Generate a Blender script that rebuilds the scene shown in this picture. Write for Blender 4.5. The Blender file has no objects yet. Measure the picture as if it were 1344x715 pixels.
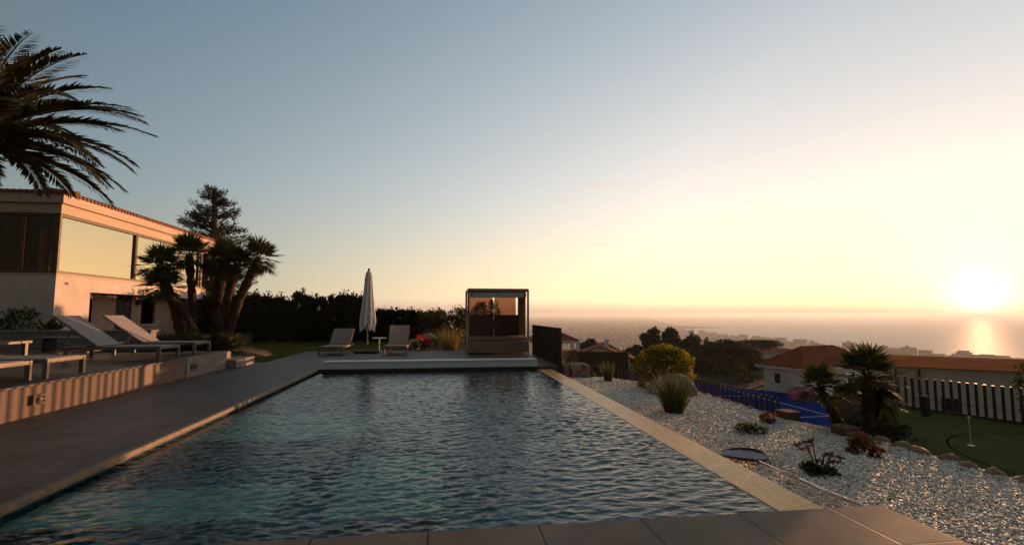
import bpy, bmesh, math, random
import numpy as np
from mathutils import Vector, Matrix
R = math.radians
rnd = random.Random(7)
SC = bpy.context.scene
COL = SC.collection

# ------------------------------------------------------------------ camera, sky, sun, exposure
cd = bpy.data.cameras.new('camera')
cam = bpy.data.objects.new('camera', cd); COL.objects.link(cam)
cd.sensor_width = 36; cd.lens = 650 / 1344 * 36
cd.clip_start = .05; cd.clip_end = 80000
cam.location = (0, 0, 1.45)
cam.rotation_euler = (R(90 + 4.793), 0, R(-7.785))
SC.camera = cam
SUN_AZ, SUN_EL = R(51.1), R(1.73)
sun_dir = Vector((math.sin(SUN_AZ) * math.cos(SUN_EL), math.cos(SUN_AZ) * math.cos(SUN_EL), math.sin(SUN_EL)))

wd = bpy.data.worlds.new('World'); SC.world = wd; wd.use_nodes = True
wt = wd.node_tree; wn = wt.nodes; wl = wt.links
bg = wn['Background']; bg.inputs[1].default_value = .15
sky = wn.new('ShaderNodeTexSky'); sky.sky_type = 'NISHITA'; sky.sun_disc = False
sky.sun_elevation = SUN_EL; sky.sun_rotation = SUN_AZ; sky.altitude = 100
sky.air_density = 1.0; sky.dust_density = 1.0; sky.ozone_density = 1.0
tc = wn.new('ShaderNodeTexCoord')
def wmath(op, a, b=None, c=None, clamp=False):
    n = wn.new('ShaderNodeMath'); n.operation = op; n.use_clamp = clamp
    for i, v in enumerate((a, b, c)):
        if v is None: continue
        if hasattr(v, 'links'): wl.new(v, n.inputs[i])
        else: n.inputs[i].default_value = v
    return n.outputs[0]
def wsmooth(v, a, b):
    n = wn.new('ShaderNodeMapRange'); n.interpolation_type = 'SMOOTHSTEP'
    wl.new(v, n.inputs[0]); n.inputs[1].default_value = a; n.inputs[2].default_value = b
    return n.outputs[0]
def wmix(fac, a, b, mode='MIX'):
    n = wn.new('ShaderNodeMix'); n.data_type = 'RGBA'; n.blend_type = mode; n.clamp_factor = True
    for i, v in ((0, fac), (6, a), (7, b)):
        if hasattr(v, 'links'): wl.new(v, n.inputs[i])
        else: n.inputs[i].default_value = v
    return n.outputs[2]
sep = wn.new('ShaderNodeSeparateXYZ'); wl.new(tc.outputs['Generated'], sep.inputs[0])
elev = sep.outputs[2]
dot = wn.new('ShaderNodeVectorMath'); dot.operation = 'DOT_PRODUCT'
wl.new(tc.outputs['Generated'], dot.inputs[0]); dot.inputs[1].default_value = sun_dir
d = dot.outputs[1]
near_sun = wsmooth(d, .45, 1.0)
low = wsmooth(elev, .26, .02)
# hazy evening air: the clear Nishita sky compressed and filled by thin mist, brighter towards the sun, deeper away from it
gm_ = wn.new('ShaderNodeGamma'); wl.new(wmix(1.0, sky.outputs[0], (.3, .3, .45, 1), 'LIGHTEN'), gm_.inputs[0]); gm_.inputs[1].default_value = .12
sp_ = wn.new('ShaderNodeSeparateColor'); wl.new(gm_.outputs[0], sp_.inputs[0])
cb_ = wn.new('ShaderNodeCombineColor')
for i, (k0, kl, kd, ke) in enumerate(((-1.04, .07, 1.55, -1.90), (-.90, -.05, 1.16, -1.36), (-.88, -.25, .93, -.88))):
    e_ = wmath('ADD', wmath('MULTIPLY_ADD', low, kl, k0), wmath('ADD', wmath('MULTIPLY', wmath('MINIMUM', wmath('MAXIMUM', d, -.8), .89), kd), wmath('MULTIPLY', wmath('MINIMUM', wmath('ABSOLUTE', elev), .7), ke)))
    wl.new(wmath('MULTIPLY', wmath('MULTIPLY', wmath('EXPONENT', e_), 1 / .424), sp_.outputs[i]), cb_.inputs[i])
bank_col = wmix(near_sun, (1.30, .86, .64, 1), (2.1, 1.42, .98, 1))
bank = wmath('MULTIPLY', wsmooth(elev, .034, -.003), .97)
# mostly unseen sky overhead and away from the sun, tinted pink to warm shade
warm_fill = wmath('MAXIMUM', wsmooth(elev, .54, .8), wsmooth(d, .12, -.3))
c1 = wmix(warm_fill, cb_.outputs[0], wmix(1.0, cb_.outputs[0], (1.42, .98, .70, 1), 'MULTIPLY'))
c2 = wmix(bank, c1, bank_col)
glow = wmath('ADD', wmath('MULTIPLY', wmath('POWER', wmath('MAXIMUM', d, 0.0), 2600.0), 2.6),
             wmath('MULTIPLY', wmath('POWER', wmath('MAXIMUM', d, 0.0), 220.0), .6))
gcol = wmix(1.0, (1.0, .86, .60, 1), glow, 'MULTIPLY')
c3 = wmix(1.0, c2, gcol, 'ADD')
# wisps of thin pink cloud low in the sky
wm_ = wn.new('ShaderNodeMapping'); wm_.inputs['Scale'].default_value = (3.2, 3.2, 34); wl.new(tc.outputs['Generated'], wm_.inputs[0])
wz_ = wn.new('ShaderNodeTexNoise'); wz_.inputs['Scale'].default_value = 1.4; wz_.inputs['Detail'].default_value = 4; wl.new(wm_.outputs[0], wz_.inputs['Vector'])
wisp = wmath('MULTIPLY', wmath('MULTIPLY', wsmooth(wz_.outputs[0], .60, .76), wsmooth(elev, .06, .12)), wsmooth(elev, .34, .2))
c4 = wmix(wmath('MULTIPLY', wmath('MULTIPLY', wisp, wsmooth(d, .62, .8)), .4), c3, (2.25, 1.62, 1.28, 1))
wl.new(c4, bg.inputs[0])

sd = bpy.data.lights.new('sun', 'SUN'); sd.energy = 2.5; sd.angle = R(.53); sd.color = (1.0, .51, .25)
so = bpy.data.objects.new('sun', sd); COL.objects.link(so)
so.rotation_euler = (-sun_dir).to_track_quat('-Z', 'Y').to_euler()
so.location = (60, 50, 20)

vs = SC.view_settings
vs.view_transform = 'Standard'; vs.look = 'None'; vs.gamma = 1; vs.use_curve_mapping = False
vs.exposure = 1.5
cy = SC.cycles
cy.use_denoising = True; cy.max_bounces = 8; cy.diffuse_bounces = 3; cy.glossy_bounces = 4
cy.transmission_bounces = 6; cy.transparent_max_bounces = 12; cy.volume_bounces = 1
cy.sample_clamp_indirect = 6; cy.sample_clamp_direct = 0
cy.caustics_refractive = True; cy.caustics_reflective = True

# ------------------------------------------------------------------ materials
def newmat(name):
    m = bpy.data.materials.new(name); m.use_nodes = True
    nt = m.node_tree
    return m, nt, nt.nodes['Principled BSDF'], nt.nodes, nt.links
def mix_node(nt, fac, a, b, mode='MIX'):
    n = nt.nodes.new('ShaderNodeMix'); n.data_type = 'RGBA'; n.blend_type = mode
    for i, v in ((0, fac), (6, a), (7, b)):
        if hasattr(v, 'links'): nt.links.new(v, n.inputs[i])
        else: n.inputs[i].default_value = v if i == 0 else (*v[:3], 1)
    return n.outputs[2]
def noise(nt, scale, detail=4, rough=.55, stretch=None, coord='Object'):
    t = nt.nodes.new('ShaderNodeTexCoord'); v = t.outputs[coord]
    if stretch:
        mp = nt.nodes.new('ShaderNodeMapping'); mp.inputs['Scale'].default_value = stretch
        nt.links.new(v, mp.inputs[0]); v = mp.outputs[0]
    n = nt.nodes.new('ShaderNodeTexNoise'); n.inputs['Scale'].default_value = scale
    n.inputs['Detail'].default_value = detail; n.inputs['Roughness'].default_value = rough
    nt.links.new(v, n.inputs['Vector'])
    return n.outputs[0]
def ramp(nt, v, a=.35, b=.65):
    n = nt.nodes.new('ShaderNodeMapRange'); n.inputs[1].default_value = a; n.inputs[2].default_value = b
    nt.links.new(v, n.inputs[0]); return n.outputs[0]
def bump(nt, p, h, strength=.3, dist=.01):
    b = nt.nodes.new('ShaderNodeBump'); b.inputs['Strength'].default_value = strength
    b.inputs['Distance'].default_value = dist
    nt.links.new(h, b.inputs['Height']); nt.links.new(b.outputs[0], p.inputs['Normal'])
def plain(name, c1, c2=None, scale=6, rough=.6, metal=0, bs=.2, bd=.004, bscale=None, stretch=None, spec=.22, detail=5):
    m, nt, p, N, L = newmat(name)
    c2 = c2 or tuple(x * .8 for x in c1)
    n = noise(nt, scale, detail, stretch=stretch)
    L.new(mix_node(nt, ramp(nt, n), c1, c2), p.inputs['Base Color'])
    p.inputs['Roughness'].default_value = rough; p.inputs['Metallic'].default_value = metal
    p.inputs['Specular IOR Level'].default_value = spec
    if bs: bump(nt, p, noise(nt, bscale or scale * 6, 3, stretch=stretch), bs, bd)
    return m
def leafmat(name, dark, lightc, trans=.35, rough=.7):
    m, nt, p, N, L = newmat(name)
    g = N.new('ShaderNodeNewGeometry')
    L.new(mix_node(nt, g.outputs['Random Per Island'], dark, lightc), p.inputs['Base Color'])
    p.inputs['Roughness'].default_value = rough
    p.inputs['Specular IOR Level'].default_value = .15
    t = N.new('ShaderNodeBsdfTranslucent')
    L.new(mix_node(nt, g.outputs['Random Per Island'], tuple(x * 1.3 for x in dark), tuple(x * 1.3 for x in lightc)), t.inputs[0])
    ms = N.new('ShaderNodeMixShader'); ms.inputs[0].default_value = trans
    L.new(p.outputs[0], ms.inputs[1]); L.new(t.outputs[0], ms.inputs[2])
    L.new(ms.outputs[0], N['Material Output'].inputs[0])
    return m
def tiles(name, c1, c2, bw, bh, joint=.006, off=0.0, org=(0, 0), stretch=(1.2, 14, 1), jc=(.02, .018, .016), rough=.5, rot=0):
    m, nt, p, N, L = newmat(name)
    t = N.new('ShaderNodeTexCoord'); mp = N.new('ShaderNodeMapping')
    mp.inputs['Location'].default_value = (-org[0], -org[1], 0); mp.inputs['Rotation'].default_value = (0, 0, rot)
    L.new(t.outputs['Object'], mp.inputs[0])
    b = N.new('ShaderNodeTexBrick'); L.new(mp.outputs[0], b.inputs['Vector'])
    b.offset = off; b.inputs['Scale'].default_value = 1; b.inputs['Brick Width'].default_value = bw
    b.inputs['Row Height'].default_value = bh; b.inputs['Mortar Size'].default_value = joint
    b.inputs['Mortar Smooth'].default_value = .3; b.inputs['Bias'].default_value = 0
    n1 = noise(nt, 1, 6, .6, stretch=stretch); n2 = noise(nt, 2.3, 5, .6)
    cA = mix_node(nt, ramp(nt, n1, .3, .7), c1, c2)
    cA = mix_node(nt, ramp(nt, n2, .3, .75), cA, tuple(x * .62 for x in c1))
    cA = mix_node(nt, ramp(nt, noise(nt, .55, 6, .65), .52, .66), cA, tuple(x * .55 for x in c1))
    b.inputs['Color1'].default_value = (1, 1, 1, 1); b.inputs['Color2'].default_value = (.74, .74, .74, 1)
    b.inputs['Mortar'].default_value = (0, 0, 0, 1)
    tone = mix_node(nt, 1.0, cA, b.outputs['Color'], 'MULTIPLY')
    L.new(mix_node(nt, b.outputs['Fac'], tone, jc), p.inputs['Base Color'])
    rr = N.new('ShaderNodeMapRange'); rr.inputs[3].default_value = rough - .1; rr.inputs[4].default_value = rough + .15
    L.new(n2, rr.inputs[0]); L.new(rr.outputs[0], p.inputs['Roughness']); p.inputs['Specular IOR Level'].default_value = .25
    inv = N.new('ShaderNodeMath'); inv.operation = 'SUBTRACT'; inv.inputs[0].default_value = 1
    L.new(b.outputs['Fac'], inv.inputs[1])
    h = N.new('ShaderNodeMath'); h.operation = 'MULTIPLY_ADD'; L.new(n1, h.inputs[0]); h.inputs[1].default_value = .12
    L.new(inv.outputs[0], h.inputs[2]); bump(nt, p, h.outputs[0], .5, .004)
    return m

M = {}
M['deck'] = tiles('porcelain_deck', (.135, .100, .080), (.088, .068, .056), 1.2, .6, .008, .5, stretch=(1.2, 13, 1), rot=0)
M['near_tile'] = tiles('porcelain_paving', (.215, .145, .102), (.15, .102, .073),   .745, .62, .010, 0, org=(-.835, 2.895), stretch=(3, 5, 1), rough=.62)
M['coping'] = plain('pool_nosing', (.20, .13, .08), (.13, .088, .055), 9, .5)
M['cladding'] = plain('composite_cladding', (.17, .10, .066), (.135, .08, .053), 3, .6, stretch=(1, 6, .4))
M['grey_panel'] = plain('grey_render', (.21, .175, .145), (.16, .135, .115), 4, .7)
M['teal'] = tiles('pool_mosaic', (.013, .23, .27), (.010, .175, .21), .05, .05, .003, 0, stretch=(2, 2, 2), jc=(.02, .08, .10), rough=.4)
M['ledge'] = plain('submerged_stone', (.54, .46, .38), (.43, .365, .30), 5, .5)
M['white_slab'] = plain('white_composite', (.62, .62, .60), (.52, .52, .51), 3, .5, stretch=(.3, 1, 6))
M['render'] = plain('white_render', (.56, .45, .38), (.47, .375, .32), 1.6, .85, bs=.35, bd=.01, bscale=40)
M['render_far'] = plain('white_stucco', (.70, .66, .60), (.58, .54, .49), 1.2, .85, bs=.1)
M['taupe'] = plain('taupe_render', (.36, .24, .17), (.30, .20, .14), 2, .85)
M['fascia'] = plain('painted_fascia', (.46, .32, .22), (.38, .265, .185), 2, .6, stretch=(1, .3, 4))
M['frame_brown'] = plain('bronze_frame', (.12, .065, .035), (.09, .05, .028), 8, .4)
M['door_wood'] = plain('varnished_wood', (.34, .17, .06), (.22, .10, .035), 6, .45, stretch=(6, 6, .6))
M['dark_door'] = plain('dark_door', (.025, .018, .014), None, 6, .5)
M['roof'] = plain('terracotta', (.22, .08, .045), (.14, .055, .035), 3, .8)
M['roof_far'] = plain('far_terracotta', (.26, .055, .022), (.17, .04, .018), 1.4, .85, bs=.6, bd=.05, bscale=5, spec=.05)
M['metal'] = plain('anodised_aluminium', (.17, .13, .105), (.13, .10, .082), 10, .5, .25)
M['sling'] = plain('grey_sling', (.30, .255, .235), (.25, .21, .195), 120, .8, bs=.4, bd=.002, bscale=400)
M['canvas'] = plain('white_canvas', (.78, .72, .66), (.66, .60, .55), 5, .9, bs=.3, bd=.006, bscale=30)
M['white_metal'] = plain('pale_metal', (.66, .62, .58), None, 8, .4)
M['dark_metal'] = plain('dark_metal', (.035, .028, .024), None, 8, .5)
M['base_stone'] = plain('dark_granite', (.05, .045, .04), None, 30, .7)
M['daybed_frame'] = plain('taupe_aluminium', (.27, .19, .14), (.23, .16, .12), 8, .5)
M['cushion'] = plain('brown_cushion', (.13, .072, .052), (.10, .056, .042), 60, .9, bs=.3, bscale=300, bd=.002)
M['seat_fabric'] = plain('taupe_fabric', (.27, .175, .125), (.22, .14, .10), 40, .9, bs=.3, bscale=300, bd=.002)
M['blind'] = plain('grey_blind', (.42, .44, .47), (.36, .38, .40), 4, .7, stretch=(.3, 3, 3))
M['panel_dark'] = plain('dark_panel', (.030, .020, .015), (.022, .015, .012), 3, .6, stretch=(1, 6, .3))
M['stone'] = plain('field_stone', (.32, .23, .16), (.17, .12, .085), 7, .9, bs=.8, bd=.03, bscale=14)
M['boulder'] = plain('grey_boulder', (.30, .24, .19), (.16, .125, .10), 5, .9, bs=.8, bd=.03, bscale=12)
M['concrete'] = plain('grey_concrete', (.22, .19, .165), (.16, .14, .12), 4, .85)
M['block'] = plain('brown_block', (.14, .085, .055), (.10, .062, .04), 8, .85)
M['rust'] = plain('brown_post_paint', (.065, .034, .021), (.045, .025, .016), 8, .5)
M['lawn'] = plain('lawn_grass', (.075, .080, .012), (.045, .052, .008), 14, .95, bs=1, bd=.03, bscale=180, spec=.05)
M['green'] = plain('putting_turf', (.066, .082, .010), (.045, .060, .008), 3, .95, bs=.9, bd=.01, bscale=300, spec=.05)
M['green_line'] = plain('turf_seam', (.016, .022, .005), None, 10, .95, spec=0)
M['court'] = plain('blue_court', (.006, .032, .19), (.005, .026, .16), .6, .95, bs=.1, spec=0)
M['line'] = plain('line_paint', (.62, .58, .52), None, 4, .7)
M['bed'] = plain('gravel_bed', (.78, .69, .59), (.64, .55, .46), 60, .9, bs=.8, bd=.02, bscale=120)
M['earth'] = plain('earth_slope', (.14, .10, .065), (.05, .05, .025), .35, .95, bs=.8, bd=.1, bscale=4)
M['plain'] = None
M['trunk'] = plain('palm_bark', (.075, .036, .018), (.032, .017, .010), 14, .95, bs=1, bd=.05, bscale=26)
M['bark'] = plain('tree_bark', (.055, .036, .024), (.03, .02, .014), 8, .95, bs=1, bd=.04, bscale=20)
M['date'] = leafmat('date_frond', (.022, .025, .010), (.070, .058, .022), .2)
M['fan'] = leafmat('fan_leaf', (.024, .032, .010), (.085, .088, .028), .3)
M['cedar'] = leafmat('cedar_needles', (.016, .020, .012), (.035, .038, .020), .15)
M['cypress'] = leafmat('cypress_leaf', (.010, .013, .006), (.026, .028, .012), .15)
M['bushgreen'] = leafmat('bush_leaf', (.022, .030, .010), (.060, .065, .020), .3)
M['pine'] = leafmat('pine_leaf', (.014, .018, .008), (.042, .042, .016), .2)
M['golden'] = leafmat('golden_privet', (.040, .050, .007), (.25, .20, .014), .5)
M['grass'] = leafmat('tussock_blade', (.030, .045, .014), (.09, .10, .035), .35)
M['straw'] = leafmat('straw_blade', (.10, .085, .025), (.24, .18, .06), .4)
M['redleaf'] = leafmat('red_leaf', (.06, .018, .012), (.16, .05, .03), .4)
M['flower'] = leafmat('red_petal', (.42, .02, .02), (.62, .06, .05), .3)
M['pink'] = leafmat('pink_petal', (.45, .05, .18), (.62, .12, .28), .3)
M['pale_leaf'] = leafmat('pale_leaf', (.20, .18, .10), (.42, .36, .22), .3)
M['silver'] = plain('brushed_pole', (.55, .53, .52), None, 6, .3, .8)
M['net_rim'] = plain('navy_plastic', (.025, .028, .05), None, 6, .45)
M['netting'] = plain('grey_netting', (.34, .34, .36), (.24, .24, .26), 60, .8)
M['block_far'] = plain('coast_block', (.28, .22, .18), (.20, .16, .13), .08, .9, bs=0)
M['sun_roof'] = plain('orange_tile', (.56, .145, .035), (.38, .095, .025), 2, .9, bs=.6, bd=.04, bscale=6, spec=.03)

# white pebbles, a little different each
m, nt, p, N, L = newmat('white_pebble'); g = N.new('ShaderNodeNewGeometry')
cr = N.new('ShaderNodeValToRGB'); L.new(g.outputs['Random Per Island'], cr.inputs[0])
e = cr.color_ramp.elements; e[0].position = 0; e[0].color = (.16, .13, .11, 1); e[1].position = 1; e[1].color = (.92, .85, .76, 1)
x = e.new(.15); x.color = (.62, .53, .44, 1); x = e.new(.4); x.color = (.84, .75, .65, 1)
L.new(cr.outputs[0], p.inputs['Base Color']); p.inputs['Roughness'].default_value = .6; p.inputs['Specular IOR Level'].default_value = .3
M['pebble'] = m

# wet weir stone
m, nt, p, N, L = newmat('wet_weir_stone')
L.new(mix_node(nt, ramp(nt, noise(nt, 6, 5, stretch=(3, .7, 1))), (.84, .45, .15), (.64, .33, .10)), p.inputs['Base Color'])
p.inputs['Roughness'].default_value = .34; p.inputs['IOR'].default_value = 1.5; p.inputs['Specular IOR Level'].default_value = .28; p.inputs['Specular Tint'].default_value = (1, .62, .25, 1)
p.inputs['Coat Weight'].default_value = .0; p.inputs['Coat Roughness'].default_value = .2
bump(nt, p, noise(nt, 30, 3, stretch=(1.6, .7, 1)), .6, .016); M['weir'] = m

# pool water: fresnel mix of mirror and refraction
m, nt, p, N, L = newmat('pool_water'); N.remove(p)
fr = N.new('ShaderNodeFresnel'); fr.inputs[0].default_value = 1.333
gl = N.new('ShaderNodeBsdfGlossy'); gl.inputs['Roughness'].default_value = .04
rf = N.new('ShaderNodeBsdfRefraction'); rf.inputs['IOR'].default_value = 1.333; rf.inputs['Roughness'].default_value = 0.02
rf.inputs[0].default_value = (.52, .90, .94, 1)
bp = N.new('ShaderNodeBump'); bp.inputs['Strength'].default_value = .5; bp.inputs['Distance'].default_value = .006
L.new(noise(nt, 13, 3, .5, stretch=(1, 1.7, 1)), bp.inputs['Height'])
for n_ in (fr, gl, rf): L.new(bp.outputs[0], n_.inputs['Normal'])
ms = N.new('ShaderNodeMixShader'); L.new(fr.outputs[0], ms.inputs[0]); L.new(rf.outputs[0], ms.inputs[1]); L.new(gl.outputs[0], ms.inputs[2])
L.new(ms.outputs[0], N['Material Output'].inputs[0]); M['water'] = m

# open sea
m, nt, p, N, L = newmat('sea_water')
N.remove(p)
df_ = N.new('ShaderNodeBsdfDiffuse'); df_.inputs[0].default_value = (.14, .145, .15, 1)
gs_ = N.new('ShaderNodeBsdfGlossy'); gs_.inputs['Roughness'].default_value = .6; gs_.inputs[0].default_value = (.95, .92, .88, 1)
ms = N.new('ShaderNodeMixShader'); ms.inputs[0].default_value = .40; L.new(df_.outputs[0], ms.inputs[1]); L.new(gs_.outputs[0], ms.inputs[2])
bp = N.new('ShaderNodeBump'); bp.inputs['Strength'].default_value = .3; bp.inputs['Distance'].default_value = 4.0; L.new(noise(nt, .02, 6, .7, stretch=(.4, 1.5, 1)), bp.inputs['Height']); L.new(bp.outputs[0], gs_.inputs['Normal'])
L.new(ms.outputs[0], N['Material Output'].inputs[0]); M['sea'] = m

# coloured solar glass, ordinary dark glass, smoked vinyl
def glass(name, refl, tint, thru):
    m, nt, p, N, L = newmat(name); N.remove(p)
    gl = N.new('ShaderNodeBsdfGlossy'); gl.inputs[0].default_value = (*tint, 1); gl.inputs['Roughness'].default_value = .015
    bq = N.new('ShaderNodeBump'); bq.inputs['Strength'].default_value = .12; bq.inputs['Distance'].default_value = .02; L.new(noise(nt, .9, 2), bq.inputs['Height']); L.new(bq.outputs[0], gl.inputs['Normal'])
    tr = N.new('ShaderNodeBsdfTransparent'); tr.inputs[0].default_value = (*thru, 1)
    lw = N.new('ShaderNodeFresnel'); lw.inputs[0].default_value = 1.5
    mx = N.new('ShaderNodeMath'); mx.operation = 'MAXIMUM'; L.new(lw.outputs[0], mx.inputs[0]); mx.inputs[1].default_value = refl
    ms = N.new('ShaderNodeMixShader'); L.new(mx.outputs[0], ms.inputs[0])
    L.new(tr.outputs[0], ms.inputs[1]); L.new(gl.outputs[0], ms.inputs[2]); L.new(ms.outputs[0], N['Material Output'].inputs[0])
    return m
M['solar_glass'] = glass('solar_glass', .54, (.94, .87, .64), (.72, .62, .42))
M['clear_glass'] = glass('window_glass', .02, (.8, .7, .6), (.32, .25, .19))
M['vinyl'] = glass('smoked_vinyl', .03, (.6, .5, .4), (.50, .35, .27))

# far land: fields, scrub, towns
m, nt, p, N, L = newmat('coastal_land')
a = mix_node(nt, ramp(nt, noise(nt, .012, 8, .75), .4, .6), (.040, .036, .02), (.085, .065, .045))
a = mix_node(nt, ramp(nt, noise(nt, .05, 4, .7), .55, .68), a, (.20, .165, .14))
a = mix_node(nt, 1.0, a, mix_node(nt, ramp(nt, noise(nt, .8, 7, .7), .35, .65), (.35, .38, .3), (1.0, .92, .85)), 'MULTIPLY')
L.new(a, p.inputs['Base Color']); p.inputs['Roughness'].default_value = .95; p.inputs['Specular IOR Level'].default_value = .05
bump(nt, p, noise(nt, 2.5, 6, .7), .9, .25); M['plain'] = m
m, nt, p, N, L = newmat('town_walls'); g = N.new('ShaderNodeNewGeometry')
L.new(mix_node(nt, g.outputs['Random Per Island'], (.08, .062, .05), (.26, .21, .18)), p.inputs['Base Color']); p.inputs['Roughness'].default_value = .9
M['town'] = m

# ------------------------------------------------------------------ mesh helpers
class MB:
    def __init__(s): s.v = []; s.f = []
    def add(s, vs, fs):
        o = len(s.v); s.v += [tuple(v) for v in vs]; s.f += [tuple(i + o for i in f) for f in fs]; return s
    def box(s, x0, x1, y0, y1, z0, z1, rot=None, piv=None):
        vs = [(x, y, z) for z in (z0, z1) for x, y in ((x0, y0), (x1, y0), (x1, y1), (x0, y1))]
        if rot is not None:
            pv = Vector(piv or ((x0 + x1) / 2, (y0 + y1) / 2, (z0 + z1) / 2))
            vs = [rot @ (Vector(v) - pv) + pv for v in vs]
        return s.add(vs, [(3, 2, 1, 0), (4, 5, 6, 7), (0, 1, 5, 4), (1, 2, 6, 5), (2, 3, 7, 6), (3, 0, 4, 7)])
    def bar(s, a, b, w, h=None):
        a, b = Vector(a), Vector(b); h = h or w; t = (b - a).normalized()
        u = t.cross(Vector((0, 0, 1)))
        if u.length < .01: u = Vector((1, 0, 0))
        u.normalize(); n = u.cross(t)
        vs = [q + u * sx * w / 2 + n * sy * h / 2 for q in (a, b) for sx, sy in ((-1, -1), (1, -1), (1, 1), (-1, 1))]
        return s.add(vs, [(3, 2, 1, 0), (4, 5, 6, 7), (0, 1, 5, 4), (1, 2, 6, 5), (2, 3, 7, 6), (3, 0, 4, 7)])
    def tube(s, pts, r, n=8, cap=True):
        pts = [Vector(q) for q in pts]; rs = r if hasattr(r, '__len__') else [r] * len(pts)
        rings = []
        for i, q in enumerate(pts):
            t = (pts[min(i + 1, len(pts) - 1)] - pts[max(i - 1, 0)]).normalized()
            u = t.cross(Vector((0, 0, 1)))
            if u.length < .05: u = t.cross(Vector((0, 1, 0)))
            u.normalize(); w = u.cross(t)
            rings.append([q + (u * math.cos(k * 2 * math.pi / n) + w * math.sin(k * 2 * math.pi / n)) * rs[i] for k in range(n)])
        vs = [v for rg in rings for v in rg]; fs = []
        for i in range(len(pts) - 1):
            for k in range(n):
                k2 = (k + 1) % n; fs.append((i * n + k, i * n + k2, (i + 1) * n + k2, (i + 1) * n + k))
        if cap: fs += [tuple(range(n))[::-1], tuple((len(pts) - 1) * n + k for k in range(n))]
        return s.add(vs, fs)
    def lathe(s, prof, c=(0, 0, 0), n=20, wob=None):
        vs = []
        for r, z in prof:
            for k in range(n):
                th = 2 * math.pi * k / n; rr = r * (wob(th, z) if wob else 1)
                vs.append((c[0] + rr * math.cos(th), c[1] + rr * math.sin(th), c[2] + z))
        fs = []
        for i in range(len(prof) - 1):
            for k in range(n):
                k2 = (k + 1) % n; fs.append((i * n + k, i * n + k2, (i + 1) * n + k2, (i + 1) * n + k))
        fs += [tuple(range(n))[::-1], tuple((len(prof) - 1) * n + k for k in range(n))]
        return s.add(vs, fs)
    def prism(s, poly, z0, ztop):
        zf = ztop if callable(ztop) else (lambda x, y: ztop); n = len(poly)
        vs = [(x, y, zf(x, y)) for x, y in poly] + [(x, y, z0) for x, y in poly]
        return s.add(vs, [tuple(range(n)), tuple(range(2 * n - 1, n - 1, -1))] + [(i, i + n, (i + 1) % n + n, (i + 1) % n) for i in range(n)])
    def build(s, name, mat, parent=None, smooth=False, bevel=0):
        me = bpy.data.meshes.new(name); me.from_pydata(s.v, [], s.f); me.update()
        return link(name, me, mat, parent, smooth, bevel)
def link(name, me, mat, parent=None, smooth=False, bevel=0):
    o = bpy.data.objects.new(name, me); COL.objects.link(o)
    if mat: me.materials.append(mat)
    if parent: o.parent = parent
    if smooth: me.polygons.foreach_set('use_smooth', [True] * len(me.polygons))
    if bevel:
        b = o.modifiers.new('bevel', 'BEVEL'); b.width = bevel; b.segments = 2; b.limit_method = 'ANGLE'
    return o
def npmesh(name, V, F, mat, parent=None, smooth=False):
    me = bpy.data.meshes.new(name); V = np.asarray(V, np.float32); F = np.asarray(F, np.int32); k = F.shape[1]
    me.vertices.add(len(V)); me.vertices.foreach_set('co', V.ravel())
    me.loops.add(F.size); me.loops.foreach_set('vertex_index', F.ravel())
    me.polygons.add(len(F)); me.polygons.foreach_set('loop_start', np.arange(0, F.size, k, dtype=np.int32))
    me.update(calc_edges=True)
    return link(name, me, mat, parent, smooth)
def tag(o, label, cat, group=None):
    o['label'] = label; o['category'] = cat
    if group: o['group'] = group
    return o
def thing(name, label, cat, loc=(0, 0, 0), rz=0, group=None):
    o = bpy.data.objects.new(name, None); COL.objects.link(o); o.location = loc; o.rotation_euler = (0, 0, rz)
    o.empty_display_size = .2
    return tag(o, label, cat, group)
def struct(o): o['kind'] = 'structure'; return o
def stuff(o): o['kind'] = 'stuff'; return o
def kids(o): return [c for c in bpy.data.objects if c.parent == o]
def dup(root, loc, rz=0, label=None, group=None, scale=None):
    def cp(o, par):
        c = o.copy(); COL.objects.link(c)
        if par: c.parent = par
        for ch in kids(o): cp(ch, c)
        return c
    r = cp(root, None); r.location = loc; r.rotation_euler = (0, 0, rz)
    if label: r['label'] = label
    if group: r['group'] = group
    if scale: r.scale = scale
    return r

# ------------------------------------------------------------------ foliage helpers (numpy)
def leaf_quads(P, D, U, Ln, W):
    """pointed leaves: base P, direction D, side U, length Ln, width W"""
    P = np.asarray(P); Ln = np.asarray(Ln)[:, None]; W = np.asarray(W)[:, None]
    V = np.stack([P, P + D * Ln * .5 + U * W * .5, P + D * Ln, P + D * Ln * .5 - U * W * .5], 1).reshape(-1, 3)
    return V, np.arange(len(V)).reshape(-1, 4)
def unit(a): return a / np.maximum(np.linalg.norm(a, axis=-1, keepdims=True), 1e-9)
def cloud(blobs, n, size, seed, up=.3, shell=.55, width=.55, sub=.16):
    """leaf clumps spread through ellipsoids (cx,cy,cz,rx,ry,rz)"""
    g = np.random.default_rng(seed); B = np.array(blobs, float)
    w = (B[:, 3] * B[:, 4] * B[:, 5]) ** .67; w /= w.sum()
    nc = max(6, n // 14); idx = g.choice(len(B), nc, p=w); dv = unit(g.normal(size=(nc, 3)))
    r = shell + (1.04 - shell) * g.random(nc) ** .6
    c = B[idx, :3] + dv * r[:, None] * B[idx, 3:]
    k = g.integers(0, nc, n)
    P = c[k] + g.normal(size=(n, 3)) * B[idx[k], 3:] * sub
    D = unit(dv[k] * .8 + g.normal(size=(n, 3)) * .7 + np.array([0, 0, up]))
    U = unit(np.cross(D, g.normal(size=(n, 3))))
    s = size * (.6 + .8 * g.random(n))
    return leaf_quads(P, D, U, s, s * width)
def join(parts):
    V = []; F = []; o = 0
    for v, f in parts: V.append(v); F.append(f + o); o += len(v)
    return np.concatenate(V), np.concatenate(F)
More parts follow.
